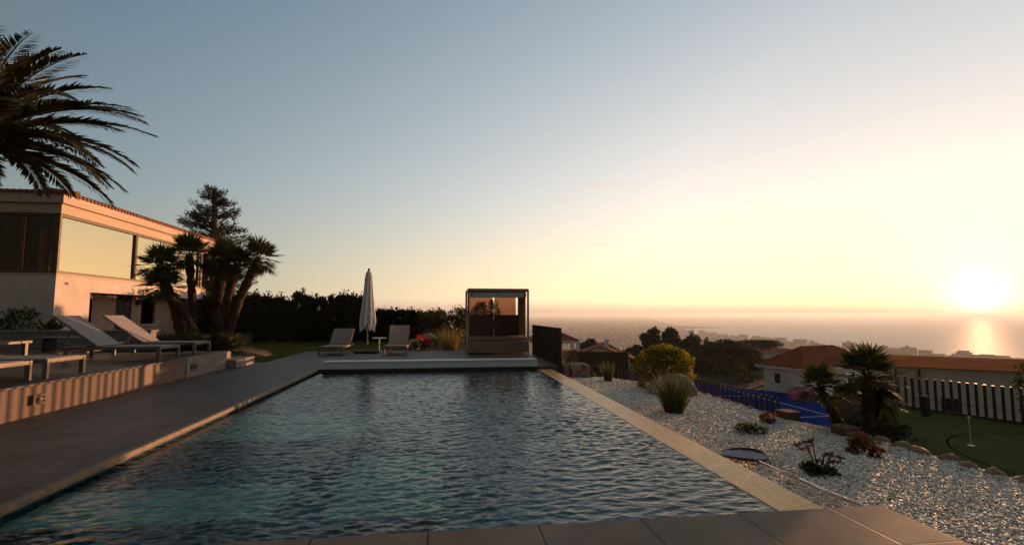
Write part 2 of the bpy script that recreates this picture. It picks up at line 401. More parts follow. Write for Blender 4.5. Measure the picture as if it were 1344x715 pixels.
def blades(n, r0, h, spread, seed, w=.012, droop=.5, flat=0):
    g = np.random.default_rng(seed); V = []; F = []; S = 5
    for i in range(n):
        a = g.random() * 6.283; b = r0 * math.sqrt(g.random()); L = h * (.55 + .5 * g.random())
        lean = spread * (.15 + .85 * g.random()); x0, y0 = b * math.cos(a), b * math.sin(a)
        a2 = a + g.normal() * .4; dx, dy = math.cos(a2), math.sin(a2); ww = w * (.7 + .6 * g.random())
        th = math.pi / 2 - lean * .6; px, pz = 0, 0; o = len(V)
        for j in range(S):
            t = j / (S - 1); wd_ = ww * (1 - t) ** .6 + .001
            cx, cy_ = x0 + dx * px, y0 + dy * px
            V += [(cx - dy * wd_ / 2, cy_ + dx * wd_ / 2, pz), (cx + dy * wd_ / 2, cy_ - dx * wd_ / 2, pz)]
            px += math.cos(th) * L / (S - 1); pz += math.sin(th) * L / (S - 1); th -= droop * lean * (.4 + t)
        for j in range(S - 1): q = o + j * 2; F.append((q, q + 1, q + 3, q + 2))
    return np.array(V), np.array(F)
def frond(base, az, el, L, droop, seed, nl=76, ll=.42, twist=0):
    g = np.random.default_rng(seed); pts = [Vector(base)]; th = el; S = 14
    for j in range(S):
        t = (j + 1) / S; pts.append(pts[-1] + Vector((math.cos(az) * math.cos(th), math.sin(az) * math.cos(th), math.sin(th))) * L / S)
        th -= droop / S * (.45 + 1.25 * t)
    mb = MB().tube(pts, [.028 * (1 - .85 * i / S) for i in range(S + 1)], 5)
    P = []; D = []; U = []; Ls = []
    for sd_ in (-1, 1):
        for k in range(nl):
            t = .1 + .9 * (k + .5) / nl; i = min(int(t * S), S - 1); fr_ = t * S - i
            q = pts[i].lerp(pts[i + 1], fr_); tg = (pts[i + 1] - pts[i]).normalized()
            side = tg.cross(Vector((0, 0, 1))).normalized() * sd_; upv = side.cross(tg) * sd_
            dd = (tg * (.75 + .5 * t) + side * .85 + upv * (.35 - .5 * t) + Vector((0, 0, -.25 * t)) + Vector(g.normal(size=3) * .10)).normalized()
            P.append(q); D.append(dd); U.append((dd.cross(upv) + upv * .5 * sd_).normalized())
            Ls.append(ll * (math.sin(math.pi * min(1, .22 + .70 * t) ** .9) * .8 + .28) * (.85 + .3 * g.random()))
    v, f = leaf_quads(np.array(P), np.array(D), np.array(U), np.array(Ls), np.array(Ls) * .10 + .012)
    return mb, v, f
def fan_crown(n, pet, rad, seed, lo=-.7, hi=1.4, seg=20):
    g = np.random.default_rng(seed); parts = []; mb = MB()
    for i in range(n):
        az = i * 2.39996 + g.normal() * .25; el = lo + (hi - lo) * ((i + .5) / n) ** .9 + g.normal() * .1
        d_ = Vector((math.cos(az) * math.cos(el), math.sin(az) * math.cos(el), math.sin(el)))
        pl = pet * (.75 + .5 * g.random()); e_ = d_ * pl + Vector((0, 0, -.1 * pl * math.cos(el)))
        mb.tube([(0, 0, 0), e_ * .5 + Vector((0, 0, .03)), e_], [.012, .009, .007], 4)
        side = d_.cross(Vector((0, 0, 1)))
        if side.length < .1: side = Vector((1, 0, 0))
        side.normalize(); nrm = side.cross(d_)
        dd = (d_ - Vector((0, 0, .25)) * math.cos(el)).normalized()
        P = []; D = []; U = []; Ls = []
        for k in range(seg):
            a = (k / (seg - 1) - .5) * 3.7
            v = (dd * math.cos(a) + side * math.sin(a) + nrm * (.16 * abs(math.sin(a)) - .05) + Vector((0, 0, -.10)) + Vector(g.normal(size=3) * .05)).normalized()
            P.append(e_); D.append(v); U.append(v.cross(nrm).normalized()); Ls.append(rad * (.75 + .35 * math.cos(a * .5)) * (.9 + .2 * g.random()))
        parts.append(leaf_quads(np.array(P), np.array(D), np.array(U), np.array(Ls), np.array(Ls) * .11 + .006))
    parts.append((np.array(mb.v), np.array([f for f in mb.f if len(f) == 4])))
    return join(parts)
def palm_trunk(pts, r0, r1, seed, n=12, rough=.16):
    g = random.Random(seed); P = [Vector(q) for q in pts]; out = []; rs = []; S = 26
    for i in range(S + 1):
        t = i / S * (len(P) - 1); k = min(int(t), len(P) - 2); out.append(P[k].lerp(P[k + 1], t - k))
        rs.append((r0 + (r1 - r0) * i / S) * (1 + rough * (1 if i % 2 else -.4) + g.uniform(-.06, .06)))
    mb = MB().tube(out, rs, n)
    for i in range(60):                                   # old leaf bases
        k = g.randrange(1, S); a = g.uniform(0, 6.283); q = out[k] + Vector((math.cos(a), math.sin(a), 0)) * rs[k] * .9
        mb.bar(q, q + Vector((math.cos(a) * .05, math.sin(a) * .05, .08)) * (r0 / .12), .03 * r0 / .1, .014)
    return mb

# ------------------------------------------------------------------ setting: land and sea
COAST = [(53.37, 1294), (51.45, 1342), (49.1, 1393), (46.56, 1431), (43.83, 1504), (40.89, 1596), (37.73, 1713), (34.37, 1964), (31.52, 2241),
         (29.29, 2514), (27.92, 2729), (27.0, 2939), (26.77, 3201), (26.4, 4000), (26.23, 4251), (25.44, 4987), (24.49, 6312), (23.85, 8647), (23.0, 22000)]
ca = np.array([c[0] for c in COAST][::-1]); crr = np.array([c[1] for c in COAST][::-1])
def coast_r(az): return np.where(az < 23.0, 30000., np.interp(az, ca, crr))
def sst(x): x = np.clip(x, 0, 1); return x * x * (3 - 2 * x)
def dist_rect(x, y, x0, x1, y0, y1):
    dx = np.maximum(np.maximum(x0 - x, x - x1), 0); dy = np.maximum(np.maximum(y0 - y, y - y1), 0); return np.hypot(dx, dy)
def land(x, y):
    r = np.hypot(x, y); az = np.degrees(np.arctan2(x, y))
    d1 = np.minimum(np.minimum(dist_rect(x, y, -70, 6.0, -40, 13.6), dist_rect(x, y, -70, 3.2, -40, 36)), dist_rect(x, y, 0, 14.5, -40, 8))
    h = -2.2 - 3.0 * sst(d1 / 9)
    # a bank of earth below the pool's far corner
    h = h + np.where((x > 3.2) & (y > 13.4), 1.9 * np.exp(-((np.hypot(x - 4.6, y - 14.8)) / 2.6) ** 2), 0)
    h = h - 36 * sst((r - 62) / 260) - 56 * sst((r - 240) / 560)
    h = h + np.where(r > 75, (np.sin(x * .021 + 1) * np.cos(y * .017)) * np.clip((r - 75) / 200, 0, 1) * np.clip((900 - r) / 300, 0, 1) * 3, 0)
    cr_ = coast_r(az)
    h = np.where(r > cr_ - 12, -103.5, np.maximum(h, -97.2))
    return h
azs = np.concatenate([np.arange(-180, -45, 3.), np.arange(-45, 20, .5), np.arange(20, 60, .12), np.arange(60, 180.1, 3.)])
rs_ = np.concatenate([[.5], np.geomspace(2, 900, 150), np.geomspace(925, 4500, 230), np.geomspace(4600, 24000, 40)])
A, RR = np.meshgrid(np.radians(azs), rs_, indexing='ij')
X, Y = RR * np.sin(A), RR * np.cos(A); Z = land(X, Y)
na, nr = A.shape; I = np.arange(na * nr).reshape(na, nr)
F = np.stack([I[:-1, :-1], I[:-1, 1:], I[1:, 1:], I[1:, :-1]], -1).reshape(-1, 4)
struct(npmesh('terrain', np.stack([X, Y, Z], -1).reshape(-1, 3), F, M['plain'], smooth=True))
sea = struct(MB().box(-26000, 26000, -6000, 26000, -110, -100).build('sea', M['sea']))

# headland with its long low spit across the bay
def polar(az, r): return (r * math.sin(R(az)), r * math.cos(R(az)))
hp = [polar(26.3, 3700), polar(27.4, 3780), polar(28.2, 3870), polar(29.4, 3945), polar(30.6, 4010), polar(31.9, 4060), polar(31.95, 4120),
      polar(30.6, 4110), polar(29.3, 4080), polar(28.2, 4120), polar(27.2, 4150), polar(26.2, 4260)]
struct(MB().prism(hp, -104, lambda x, y: -93 + 7 * math.sin(x * .011) * math.cos(y * .02) - max(0, (x - 1830) * .02)).build('headland', M['plain']))

# nearer ground: earth bank below the gravel garden, court, lawn, paths
struct(MB().prism([(13, 24), (30, 24), (33, 32), (26.8, 39.4), (19.6, 50.8), (14.5, 50)], -6.4, -5.0).build('tennis_court', M['court']))
for x0, x1, y0, y1 in ((17.6, 17.7, 26, 49), (24.4, 24.5, 26, 42), (17.7, 24.4, 29, 29.1), (17.7, 24.4, 37, 37.1)):
    struct(MB().box(x0, x1, y0, y1, -4.998, -4.996).build('court_line', M['line']))
struct(MB().prism([(-60, 20.3), (3.3, 20.3), (3.3, 34), (-60, 34)], -6, -.03).build('lawn', M['lawn']))
struct(MB().prism([(-9.9, 14.402), (-5.3, 14.402), (-5.3, 20.298), (-9.9, 20.298)], -3, -.034).build('side_lawn', M['lawn']))
struct(MB().box(-12.4, -9.6, 25.2, 26.2, -.1, .02).build('path', M['concrete']))
def gz(x, y): return -.31 - .035 * (x - 3.0)
def gr(y): return 6.5 if y < 7.3 else (6.5 - (y - 7.3) * .5 if y < 8.1 else (6.1 if y < 11.6 else 6.1 - (y - 11.6) * .62))
ys = np.arange(-3, 14.01, .2); V = []; F = []; NXG = 10
for y in ys:
    for k in range(NXG + 1):
        x = 3.12 + (gr(y) - 3.12) * k / NXG; V.append((x, y, gz(x, y)))
    V.append((gr(y) + .02, y, -6))
    V.append((3.12, y, -1.2))
W_ = NXG + 3
for j in range(len(ys) - 1):
    for k in range(NXG + 1):
        q = j * W_ + k; F.append((q, q + 1, q + 1 + W_, q + W_))
    q = j * W_; F.append((q + NXG + 2, q, q + W_, q + W_ + NXG + 2))
npmesh_ = npmesh('gravel_bed', V, F, M['bed']); struct(npmesh_)
lastrow = [V[(len(ys) - 1) * W_ + k] for k in range(NXG + 1)]
struct(MB().add(lastrow + [(lastrow[-1][0], 14, -6), (3.12, 14, -6)], [tuple(range(NXG + 3))]).build('bank_face', M['earth']))
GREEN = [(6.45, -4), (16.5, -4), (15.6, 3.4), (12.12, 9.15), (10.95, 11.25), (6.35, 7.6)]
def grz(x, y): return -.56 - .055 * (x - 6.45)
struct(MB().prism(GREEN[::1], -6, grz).build('putting_green', M['green']))
mb = MB(); prev = None
for i in range(41):
    a = R(60 + i * 3.4); c = (10.6 + 3.3 * math.cos(a), 5.2 + 3.0 * math.sin(a)); c2 = (10.6 + 3.33 * math.cos(a), 5.2 + 3.03 * math.sin(a))
    q = [(*c, grz(*c) + .005), (*c2, grz(*c2) + .005)]
    if prev: mb.add([prev[0], prev[1], q[1], q[0]], [(0, 1, 2, 3)])
    prev = q
struct(mb.build('turf_seam', M['green_line']))

# ------------------------------------------------------------------ pool and decks
PX0, PX1, PY0, PY1 = -3.29, 2.6, 3.5, 13.7
WZ = -.085
deck = MB().prism([(-5.8, -3), (-3.33, -3), (-3.33, 13.72), (-5.8, 13.72)], -1.9, 0.0); struct(deck.build('pool_deck', M['deck']))
struct(MB().prism([(-5.8, 13.722), (3.32, 13.722), (3.32, 20.3), (-5.3, 20.3), (-5.3, 15.9), (-5.8, 15.9)], -1.9, 0.0).build('far_deck', M['deck']))
struct(MB().box(-3.328, 3.32, -3, 3.5, -.6, 0.0).build('near_paving', M['near_tile'], bevel=.004))
struct(MB().box(-3.328, -3.24, 3.502, 13.70, -.05, .012).build('pool_coping', M['coping'], bevel=.012))
b = MB()
b.box(-3.6, -3.3, 3.502, 13.70, -1.9, -.052)              # left wall
b.box(-3.3, 2.6, 3.2, 3.498, -1.9, -.602)
b.box(-3.3, 2.6, 13.702, 13.72, -1.9, -.03)
b.box(-3.3, 2.6, 3.3, 13.72, -1.9, -1.45)
struct(b.build('pool_basin', M['teal']))
struct(MB().box(2.6, 3.0, 3.502, 13.70, -1.9, -.076).build('overflow_weir', M['weir'], bevel=.006))
struct(MB().box(-3.238, 2.6, 13.682, 13.70, -.5, -.004).build('pool_end_edge', M['dark_metal']))
struct(MB().box(3.0, 3.12, 3.502, 13.70, -1.9, -.62).build('overflow_channel', M['dark_metal']))
struct(MB().box(-3.3, -1.35, 4.25, 5.05, -1.45, -.25).build('pool_bench', M['ledge'], bevel=.02))
struct(MB().box(-.95, -.0, 4.2, 5.9, -1.45, -.28).build('pool_step', M['ledge'], bevel=.02))
struct(MB().box(-3.3, -1.0, 6.9, 8.5, -1.45, -.40).build('pool_shelf', M['ledge'], bevel=.02))

# rippled water surface
gN = np.random.default_rng(3)
nx, ny = 460, 800
xs = np.linspace(PX0 - .01, PX1 + .03, nx); t_ = np.linspace(0, 1, ny); ysw = 3.49 + (13.705 - 3.49) * (t_ ** 1.25)
GX, GY = np.meshgrid(xs, ysw, indexing='ij'); H = np.zeros_like(GX)
for i in range(90):
    lam = float(np.exp(gN.uniform(math.log(.05), math.log(.26)))); th = math.pi / 2 + .12 + gN.normal() * .42
    k = 2 * math.pi / lam; amp = .00128 * (lam / .4) ** .95 * gN.uniform(.5, 1.3); ph = gN.uniform(0, 6.28)
    wx = GX + .10 * np.sin(GY * 1.7 + i) + .05 * np.sin(GX * 3.1 + GY * 2.3 + i * 2); wy = GY + .10 * np.sin(GX * 1.9 + i * 1.3) + .05 * np.sin(GY * 3.7 - GX * 2 + i)
    s_ = np.sin(k * (wx * math.cos(th) + wy * math.sin(th)) + ph); H += amp * (s_ + .25 * s_ * s_)
H *= .62 + .55 * (.5 + .5 * np.sin(GX * 1.15 + .6 * np.sin(GY * .9)) * np.cos(GY * .8 + GX * .5)) * np.clip((GX + 4.3) / 4.0, .28, 1.12)
I = np.arange(nx * ny).reshape(nx, ny)
F = np.stack([I[:-1, :-1], I[1:, :-1], I[1:, 1:], I[:-1, 1:]], -1).reshape(-1, 4)
struct(npmesh('pool_water', np.stack([GX, GY, WZ + H], -1).reshape(-1, 3), F, M['water'], smooth=True))

# white cover bench across the far end
t = thing('pool_cover_bench', 'long low white bench box across the far end of the pool', 'bench', (-.3, 13.8, 0))
MB().box(-2.84, 2.86, -.30 + .22, .32, .002, .165).build('box', M['white_slab'], t, bevel=.006)
MB().box(-2.86, 2.88, -.32 + .22, .34, .167, .20).build('top', M['white_slab'], t, bevel=.006)

# raised terrace, its lit cladding, steps
struct(MB().prism([(-60, -8), (-5.86, -8), (-5.86, 14.4), (-9.9, 14.4), (-9.9, 31), (-60, 31)], -3, .44).build('terrace', M['deck']))
w = thing('retaining_wall', 'knee-high terrace wall clad in warm brown boards, striped by low sun', 'wall', (-5.8, 0, 0))
mb = MB(); yy = np.arange(-3, 12.3, .02); prev = None
for y in yy:
    ph = (y / .31) * 2 * math.pi; x = .004 * math.sin(ph)
    q = ((x, y, 0.002), (x, y, .43))
    if prev: mb.add([prev[0], q[0], q[1], prev[1]], [(0, 1, 2, 3)])
    prev = q
mb.build('ribbed_cladding', M['cladding'], w)
MB().box(-.06, .03, -3, 12.3, .432, .462).build('coping', M['deck'], w, bevel=.004)
MB().box(-.06, .012, 12.302, 14.4, .0, .43).build('plain_panel', M['grey_panel'], w)
MB().box(-.06, .02, 12.302, 14.42, .432, .462).build('coping', M['grey_panel'], w, bevel=.004)
for y, lb in ((8.11, 'square recessed step light in the sunlit ribbed wall beside the front loungers'), (12.62, 'small recessed step light in the plain grey end of the terrace wall')):
    l = thing('step_light', lb, 'wall light', (-5.76, y, .23), 0, 'recessed step lights in the terrace wall')
    f = MB(); s_ = .11
    f.box(-.02, .012, -s_, s_, .045, .07); f.box(-.02, .012, -s_, s_, -.07, -.045); f.box(-.02, .012, -s_, -s_ + .025, -.045, .045); f.box(-.02, .012, s_ - .025, s_, -.045, .045)
    f.build('frame', M['cladding'], l); MB().box(-.02, -.004, -.085, .085, -.045, .045).build('recess', M['dark_metal'], l)
    MB().box(-.004, .006, .0, .085, -.012, .012).build('louvre', M['metal'], l)
struct(MB().box(-7.2, -5.55, 14.42, 15.75, -.2, .21).build('terrace_step', M['grey_panel'], bevel=.006))
struct(MB().box(-7.2, -6.0, 14.42, 15.2, .212, .40).build('terrace_step', M['grey_panel'], bevel=.006))

# ------------------------------------------------------------------ house
HX, HY, HE = -12.5, 17.9, 28.4
h = thing('house', 'two storey white villa with long mirror windows above the terrace', 'house', (-17, 22, 0))
def hb(name, mat, *boxes, parent=h, bevel=0):
    m_ = MB()
    for b_ in boxes: m_.box(b_[0] + 17, b_[1] + 17, b_[2] - 22, b_[3] - 22, b_[4], b_[5])
    return m_.build(name, M[mat] if isinstance(mat, str) else mat, parent, bevel=bevel)
# lower storey: white corner pier, lintel, end pier, recessed taupe wall
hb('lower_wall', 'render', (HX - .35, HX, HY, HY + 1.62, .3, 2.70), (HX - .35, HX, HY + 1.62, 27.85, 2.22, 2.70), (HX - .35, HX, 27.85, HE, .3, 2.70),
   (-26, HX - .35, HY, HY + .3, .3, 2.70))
for b_ in ((HX - 1.15, HX - .95, HY + 2.75, 22.55, .3, 2.22), (HX - 1.15, HX - .95, 23.6, 24.3, .3, 2.22), (HX - 1.15, HX - .95, 25.4, 27.85, .3, 2.22), (HX - 1.15, HX - .95, 24.302, 25.398, .3, .98)):
    hb('recessed_wall', 'taupe', b_)
hb('stone_plinth', 'stone', (HX - .94, HX - .70, 23.65, 26.6, .3, .95))
dr = hb('door', 'dark_door', (HX - 1.1, HX - 1.0, 22.6, 23.58, .3, 2.2)); hb('handle', 'metal', (HX - 1.0, HX - .96, 23.4, 23.44, 1.1, 1.3), parent=dr)
sd_ = hb('sliding_door', 'clear_glass', (HX - .62, HX - .6, HY + 1.7, HY + 2.7, .3, 2.2)); hb('door_frame', 'door_wood', (HX - .68, HX - .54, HY + 1.72, HY + 1.86, .3, 2.2), (HX - .68, HX - .54, HY + 2.3, HY + 2.36, .3, 2.2), parent=sd_)
w1 = hb('window', 'clear_glass', (HX - 1.06, HX - 1.04, 24.3, 25.4, 1.0, 2.2)); hb('sill', 'render', (HX - .98, HX - .9, 24.25, 25.45, .955, .995), parent=w1)
hb('wall_lamp', 'dark_metal', (HX - .94, HX - .8, 23.85, 24.05, 1.85, 2.08))
hb('wall_vent', 'dark_metal', (HX - .01, HX + .012, 18.3, 18.44, 2.42, 2.50))
hb('downpipe', 'frame_brown', (HX + .005, HX + .07, 28.2, 28.27, .5, 4.7))
hb('ground_floor_back', 'dark_door', (-20, -19.8, HY + .3, HE, .3, 2.7))
# floor band, corner posts and fascias
hb('floor_slab', 'fascia', (-26, HX + .004, HY - .004, HE, 2.702, 2.78))
hb('fascia', 'fascia', (-26, HX + .03, HY - .03, HE + .02, 4.74, 5.06))
hb('roof_edge', 'fascia', (-26.3, HX + .16, HY - .16, HE + .55, 5.062, 5.38))
rf_ = MB()
for i in range(60):                                       # curved tile ends along both eaves
    y = HY - .2 + i * .186
    rf_.tube([(HX + .20 + 17, y - 22, 5.40), (HX - .4 + 17, y - 22, 5.50)], .075, 7)
for i in range(70):
    x = HX + .2 - i * .186
    rf_.tube([(x + 17, HY - .2 - 22, 5.40), (x + 17, HY + .4 - 22, 5.50)], .075, 7)
rf_.add([(HX + .2 + 17, HY - .2 - 22, 5.39), (HX + .2 + 17, HE + .6 - 22, 5.39), (-19.5 + 17, HE - 4 - 22, 6.5), (-19.5 + 17, HY + 6 - 22, 6.5), (-26.5 + 17, HE + .6 - 22, 5.39), (-26.5 + 17, HY - .2 - 22, 5.39)],
        [(0, 1, 2, 3), (0, 3, 5), (5, 3, 2, 4), (1, 4, 2)])
rf_.build('roof', M['roof'], h)
hb('upper_back_wall', 'render', (-19, -18.8, HY + 1.2, HE, 2.78, 4.74)); hb('interior_pillar', 'render', (-15.0, -14.6, 20.0, 20.5, 2.78, 4.74))
for b_ in ((-26, -17.6, HE - .25, HE - .002, .3, 4.738), (-16.1, HX - .1, HE - .25, HE - .002, .3, 4.738), (-17.598, -16.102, HE - .25, HE - .002, .3, 3.55)):
    hb('end_wall', 'render', b_)
hb('interior_floor', 'taupe', (-18.8, HX - .2, HY + .3, HE - .26, 2.74, 2.79)); hb('ceiling', 'render', (-18.8, HX - .2, HY + .3, HE - .26, 4.70, 4.735))
# window bands
def band(y0, y1, last):
    g_ = hb('window', 'solar_glass', (HX - .10, HX - .09, y0, y1, 2.86, 4.66))
    hb('frame', 'frame_brown', (HX - .14, HX - .02, y0 - .0, y1, 2.782, 2.86), (HX - .14, HX - .02, y0, y1, 4.66, 4.738), (HX - .14, HX - .02, y0 - .09, y0, 2.782, 4.738),
       (HX - .14, HX - .02, y1, y1 + (.09 if last else .02), 2.782, 4.738), parent=g_)
band(HY + .12, 22.0, False); band(22.14, 27.3, True); band(27.6, 28.2, True)
def fband(x0, x1):
    g_ = hb('window', 'clear_glass', (x0, x1, HY + .09, HY + .10, 2.86, 4.66))
    hb('frame', 'frame_brown', (x0, x1, HY + .02, HY + .14, 2.782, 2.86), (x0, x1, HY + .02, HY + .14, 4.66, 4.738), (x1, x1 + .07, HY + .02, HY + .14, 2.782, 4.738), parent=g_)
fband(-13.55, -12.72); fband(-15.3, -13.64); fband(-18, -15.4); fband(-22, -18.1)

# low planter wall, table and plants in front of the house
pw = thing('planter_wall', 'low grey concrete planter wall in front of the white house', 'wall', (-12, 16.6, .44))
MB().box(-9, 3.2, -.15, .15, .0, .47).build('wall', M['concrete'], pw); MB().box(-9, 3.24, -.2, .2, .472, .53).build('cap', M['concrete'], pw, bevel=.01)
struct(MB().box(-21, -12.6, 16.752, 17.88, .4, .82).build('planting_bed', M['earth']))
lt = thing('low_table', 'low dark outdoor table at the left edge behind the front loungers', 'table', (-10.6, 12.6, .44))
MB().box(-1.1, 1.1, -.45, .45, .34, .40).build('tabletop', M['metal'], lt, bevel=.006)
for sx in (-1, 1):
    for sy in (-1, 1): MB().box(sx * 1.0 - .04, sx * 1.0 + .04, sy * .38 - .04, sy * .38 + .04, 0, .338).build('leg', M['metal'], lt)
st = thing('low_bench', 'small slatted bench by the planter wall, behind the left lounger backrest', 'bench', (-10.05, 15.2, .44))
m_ = MB()
for i in range(4): m_.box(-.75, .75, -.24 + i * .125, -.14 + i * .125, .36, .39)
m_.build('seat', M['concrete'], st)
for sx in (-1, 1): MB().box(sx * .6 - .04, sx * .6 + .04, -.2, .2, 0, .358).build('leg', M['dark_metal'], st)

v, f = cloud([(0, 0, .42, .42, .34, .34), (.22, .05, .66, .24, .22, .22), (-.3, 0, .3, .3, .25, .25)], 900, .08, 11)
s1 = thing('leafy_shrub', 'loose green shrub against the shaded white house wall', 'shrub', (-13.1, 17.3, .8)); npmesh('foliage', v, f, M['bushgreen'], s1)
m_ = MB(); [m_.tube([(0, 0, 0), (rnd.uniform(-.3, .3), rnd.uniform(-.2, .2), .5)], [.02, .008], 5) for _ in range(5)]; m_.build('stem', M['bark'], s1)
s2 = thing('spiky_cactus', 'spiky dark prickly plant in front of the sunlit white wall', 'cactus', (-12.1, 17.2, .8))
mb = MB(); g7 = random.Random(5)
for i in range(26):
    a = g7.uniform(0, 6.28); e_ = g7.uniform(.35, 1.4); L_ = g7.uniform(.35, .62)
    q = Vector((math.cos(a) * math.cos(e_), math.sin(a) * math.cos(e_), math.sin(e_))) * L_
    mb.tube([(0, 0, 0), q * .5, q * .8, q], [.02, .03, .045, .012], 6)
mb.build('pads', M['bushgreen'], s2, smooth=True)

# ------------------------------------------------------------------ loungers
def lounger(label, loc, rz, ang, group='grey sun loungers around the pool', W=.78, back=.9):
    t = thing('sun_lounger', label, 'sun lounger', loc, rz, group); hw = W / 2; hy = 1.22
    for y in (.03, 1.82):
        for s in (-1, 1): MB().box(s * hw - .025, s * hw + .025, y - .035, y + .035, 0, .30).build('leg', M['metal'], t, bevel=.004)
    f_ = MB()
    for s in (-1, 1): f_.box(s * hw - .022, s * hw + .022, .066, 1.94, .235, .298)
    f_.box(-hw + .026, hw - .026, .0, .06, .235, .298); f_.box(-hw + .024, hw - .024, 1.9, 1.94, .24, .29); f_.box(-hw + .024, hw - .024, hy - .02, hy + .02, .24, .28)
    f_.build('frame', M['metal'], t, bevel=.004)
    MB().box(-hw + .03, hw - .03, .062, hy, .285, .303).build('seat_sling', M['sling'], t, bevel=.006)
    ca_, sa = math.cos(ang), math.sin(ang); m2 = MB(); fr2 = MB()
    def q(x, l, n): return (x, hy + l * ca_ - n * sa, .305 + l * sa + n * ca_)
    m2.add([q(x, l, n) for n in (-.008, .008) for x, l in ((-hw + .03, .02), (hw - .03, .02), (hw - .03, back), (-hw + .03, back))],
           [(3, 2, 1, 0), (4, 5, 6, 7), (0, 1, 5, 4), (1, 2, 6, 5), (2, 3, 7, 6), (3, 0, 4, 7)])
    b_ = m2.build('backrest', M['sling'], t)
    for s in (-1, 1): fr2.bar(q(s * (hw - .015), 0, -.012), q(s * (hw - .015), back + .01, -.012), .028, .03)
    fr2.bar(q(-hw + .015, back, -.012), q(hw - .015, back, -.012), .028, .028)
    if ang > .2:
        for s in (-1, 1): fr2.bar(q(s * (hw - .05), back * .55, -.025), (s * (hw - .05), hy + .12 + back * .62, .26), .016)
    fr2.build('backrest_frame', M['metal'], b_)
    return t
lounger('left pale grey lounger facing the pool on the far deck, left of the closed parasol', (-3.98, 18.4, 0), R(-3), R(40))
lounger('right pale grey lounger on the far deck, between closed parasol and daybed', (-1.73, 18.42, 0), R(0), R(52), back=.88)
lounger('raised grey lounger on the terrace, nearer one of the two with backs up', (-6.03, 12.05, .46), R(90), R(36), back=1.1)
lounger('raised grey lounger on the terrace, farther one of the two, beside the steps', (-6.06, 13.64, .46), R(90), R(36), back=1.1)
lounger('flat grey lounger at the left edge, second from the camera along the wall', (-6.05, 9.03, .46), R(90), R(6))
lounger('flat grey lounger cut by the left edge, closest to the camera', (-6.12, 8.02, .46), R(90), R(6))

# ------------------------------------------------------------------ parasol and side table
u = thing('closed_parasol', 'closed white parasol standing on the far deck between two loungers', 'parasol', (-2.86, 19.4, 0))
MB().tube([(0, 0, .05), (0, 0, 3.08)], .022, 10).build('pole', M['white_metal'], u, smooth=True)
mb = MB(); prof = [(.035, 3.10), (.10, 3.03), (.135, 2.9), (.15, 2.72), (.19, 2.3), (.235, 1.9), (.285, 1.5), (.33, 1.2), (.30, 1.02)]
nA = 64; V = []
for i, (r_, z_) in enumerate(prof):
    for k in range(nA):
        th = 2 * math.pi * k / nA; fold = .5 + .5 * math.cos(8 * th + .3 * i); depth_ = min(.55, .12 + .07 * i)
        rr = r_ * (1 - depth_ * (1 - fold)); hem = (-.16 * fold + .1 * math.sin(th * 3)) if i == len(prof) - 1 else 0
        V.append((rr * math.cos(th), rr * math.sin(th), z_ + hem))
F = [(i * nA + k, i * nA + (k + 1) % nA, (i + 1) * nA + (k + 1) % nA, (i + 1) * nA + k) for i in range(len(prof) - 1) for k in range(nA)]
cn = MB().add(V, F).build('canopy', M['canvas'], u, smooth=True)
MB().lathe([(.04, 3.1), (.045, 3.13), (.03, 3.18), (.005, 3.2)], n=14).build('cap', M['dark_metal'], u, smooth=True)
MB().lathe([(.15, 2.74), (.158, 2.74), (.158, 2.79), (.15, 2.79)], n=24).build('vent_flap', M['canvas'], cn)
bs = MB().box(-.42, .42, -.42, -.02, .03, .085).box(-.42, .42, .02, .42, .03, .085).build('base', M['base_stone'], u, bevel=.008)
for sx in (-.36, .36):
    for sy in (-.36, .36): MB().tube([(sx, sy, 0), (sx, sy, .03)], .03, 8).build('wheel', M['dark_metal'], bs)
MB().tube([(0, 0, .085), (0, 0, .42)], .034, 12).build('sleeve', M['metal'], u)
tb = thing('side_table', 'small pale round side table beside the parasol foot', 'table', (-2.5, 20.05, 0))
MB().lathe([(.27, .50), (.28, .51), (.28, .525), (.27, .53)], n=28).build('tabletop', M['white_metal'], tb)
MB().tube([(0, 0, .02), (0, 0, .5)], .022, 10).build('leg', M['white_metal'], tb); MB().lathe([(.17, 0), (.17, .012), (.03, .022)], n=24).build('foot', M['white_metal'], tb)

# ------------------------------------------------------------------ daybed
db = thing('daybed', 'boxy brown canopy daybed with two seats on the far deck', 'daybed', (1.99, 18.2, 0)); hw, D_, HH = 1.14, 2.0, 2.36
f_ = MB()
for s in (-1, 1):
    for y in (0, D_ - .07):
        f_.box(s * hw - (.07 if s > 0 else 0), s * hw + (.07 if s < 0 else 0), y, y + .07, 0, HH)
for y in (0, D_ - .07): f_.box(-hw + .072, hw - .072, y, y + .07, HH - .07, HH)
for s in (-1, 1): f_.box(s * hw - (.068 if s > 0 else -.002), s * hw + (.068 if s < 0 else -.002), .072, D_ - .072, HH - .07, HH - .002)
f_.build('frame', M['daybed_frame'], db, bevel=.004)
MB().box(-hw + .02, hw - .02, .02, D_ - .02, HH + .002, HH + .03).build('roof', M['daybed_frame'], db)
MB().box(-hw + .09, hw - .085, .075, .17, HH - .30, HH - .105).build('rolled_blind', M['blind'], db, bevel=.03)
for k in (-1, 0, 1): MB().box(k * .98 - .012, k * .98 + .012, .066, .073, HH - .27, HH - .12).build('blind_clip', M['dark_metal'], db)
m_ = MB()
for i in range(4): m_.box(-hw + .075, hw - .075, .01, .035, .05 + i * .105, .15 + i * .105)
m_.box(-hw + .075, hw - .075, .04, D_ - .08, .05, .44); m_.build('base', M['daybed_frame'], db, bevel=.004)
MB().box(-hw + .08, hw - .08, .02, D_ - .1, .475, .60).build('seat_cushion', M['seat_fabric'], db, bevel=.03)
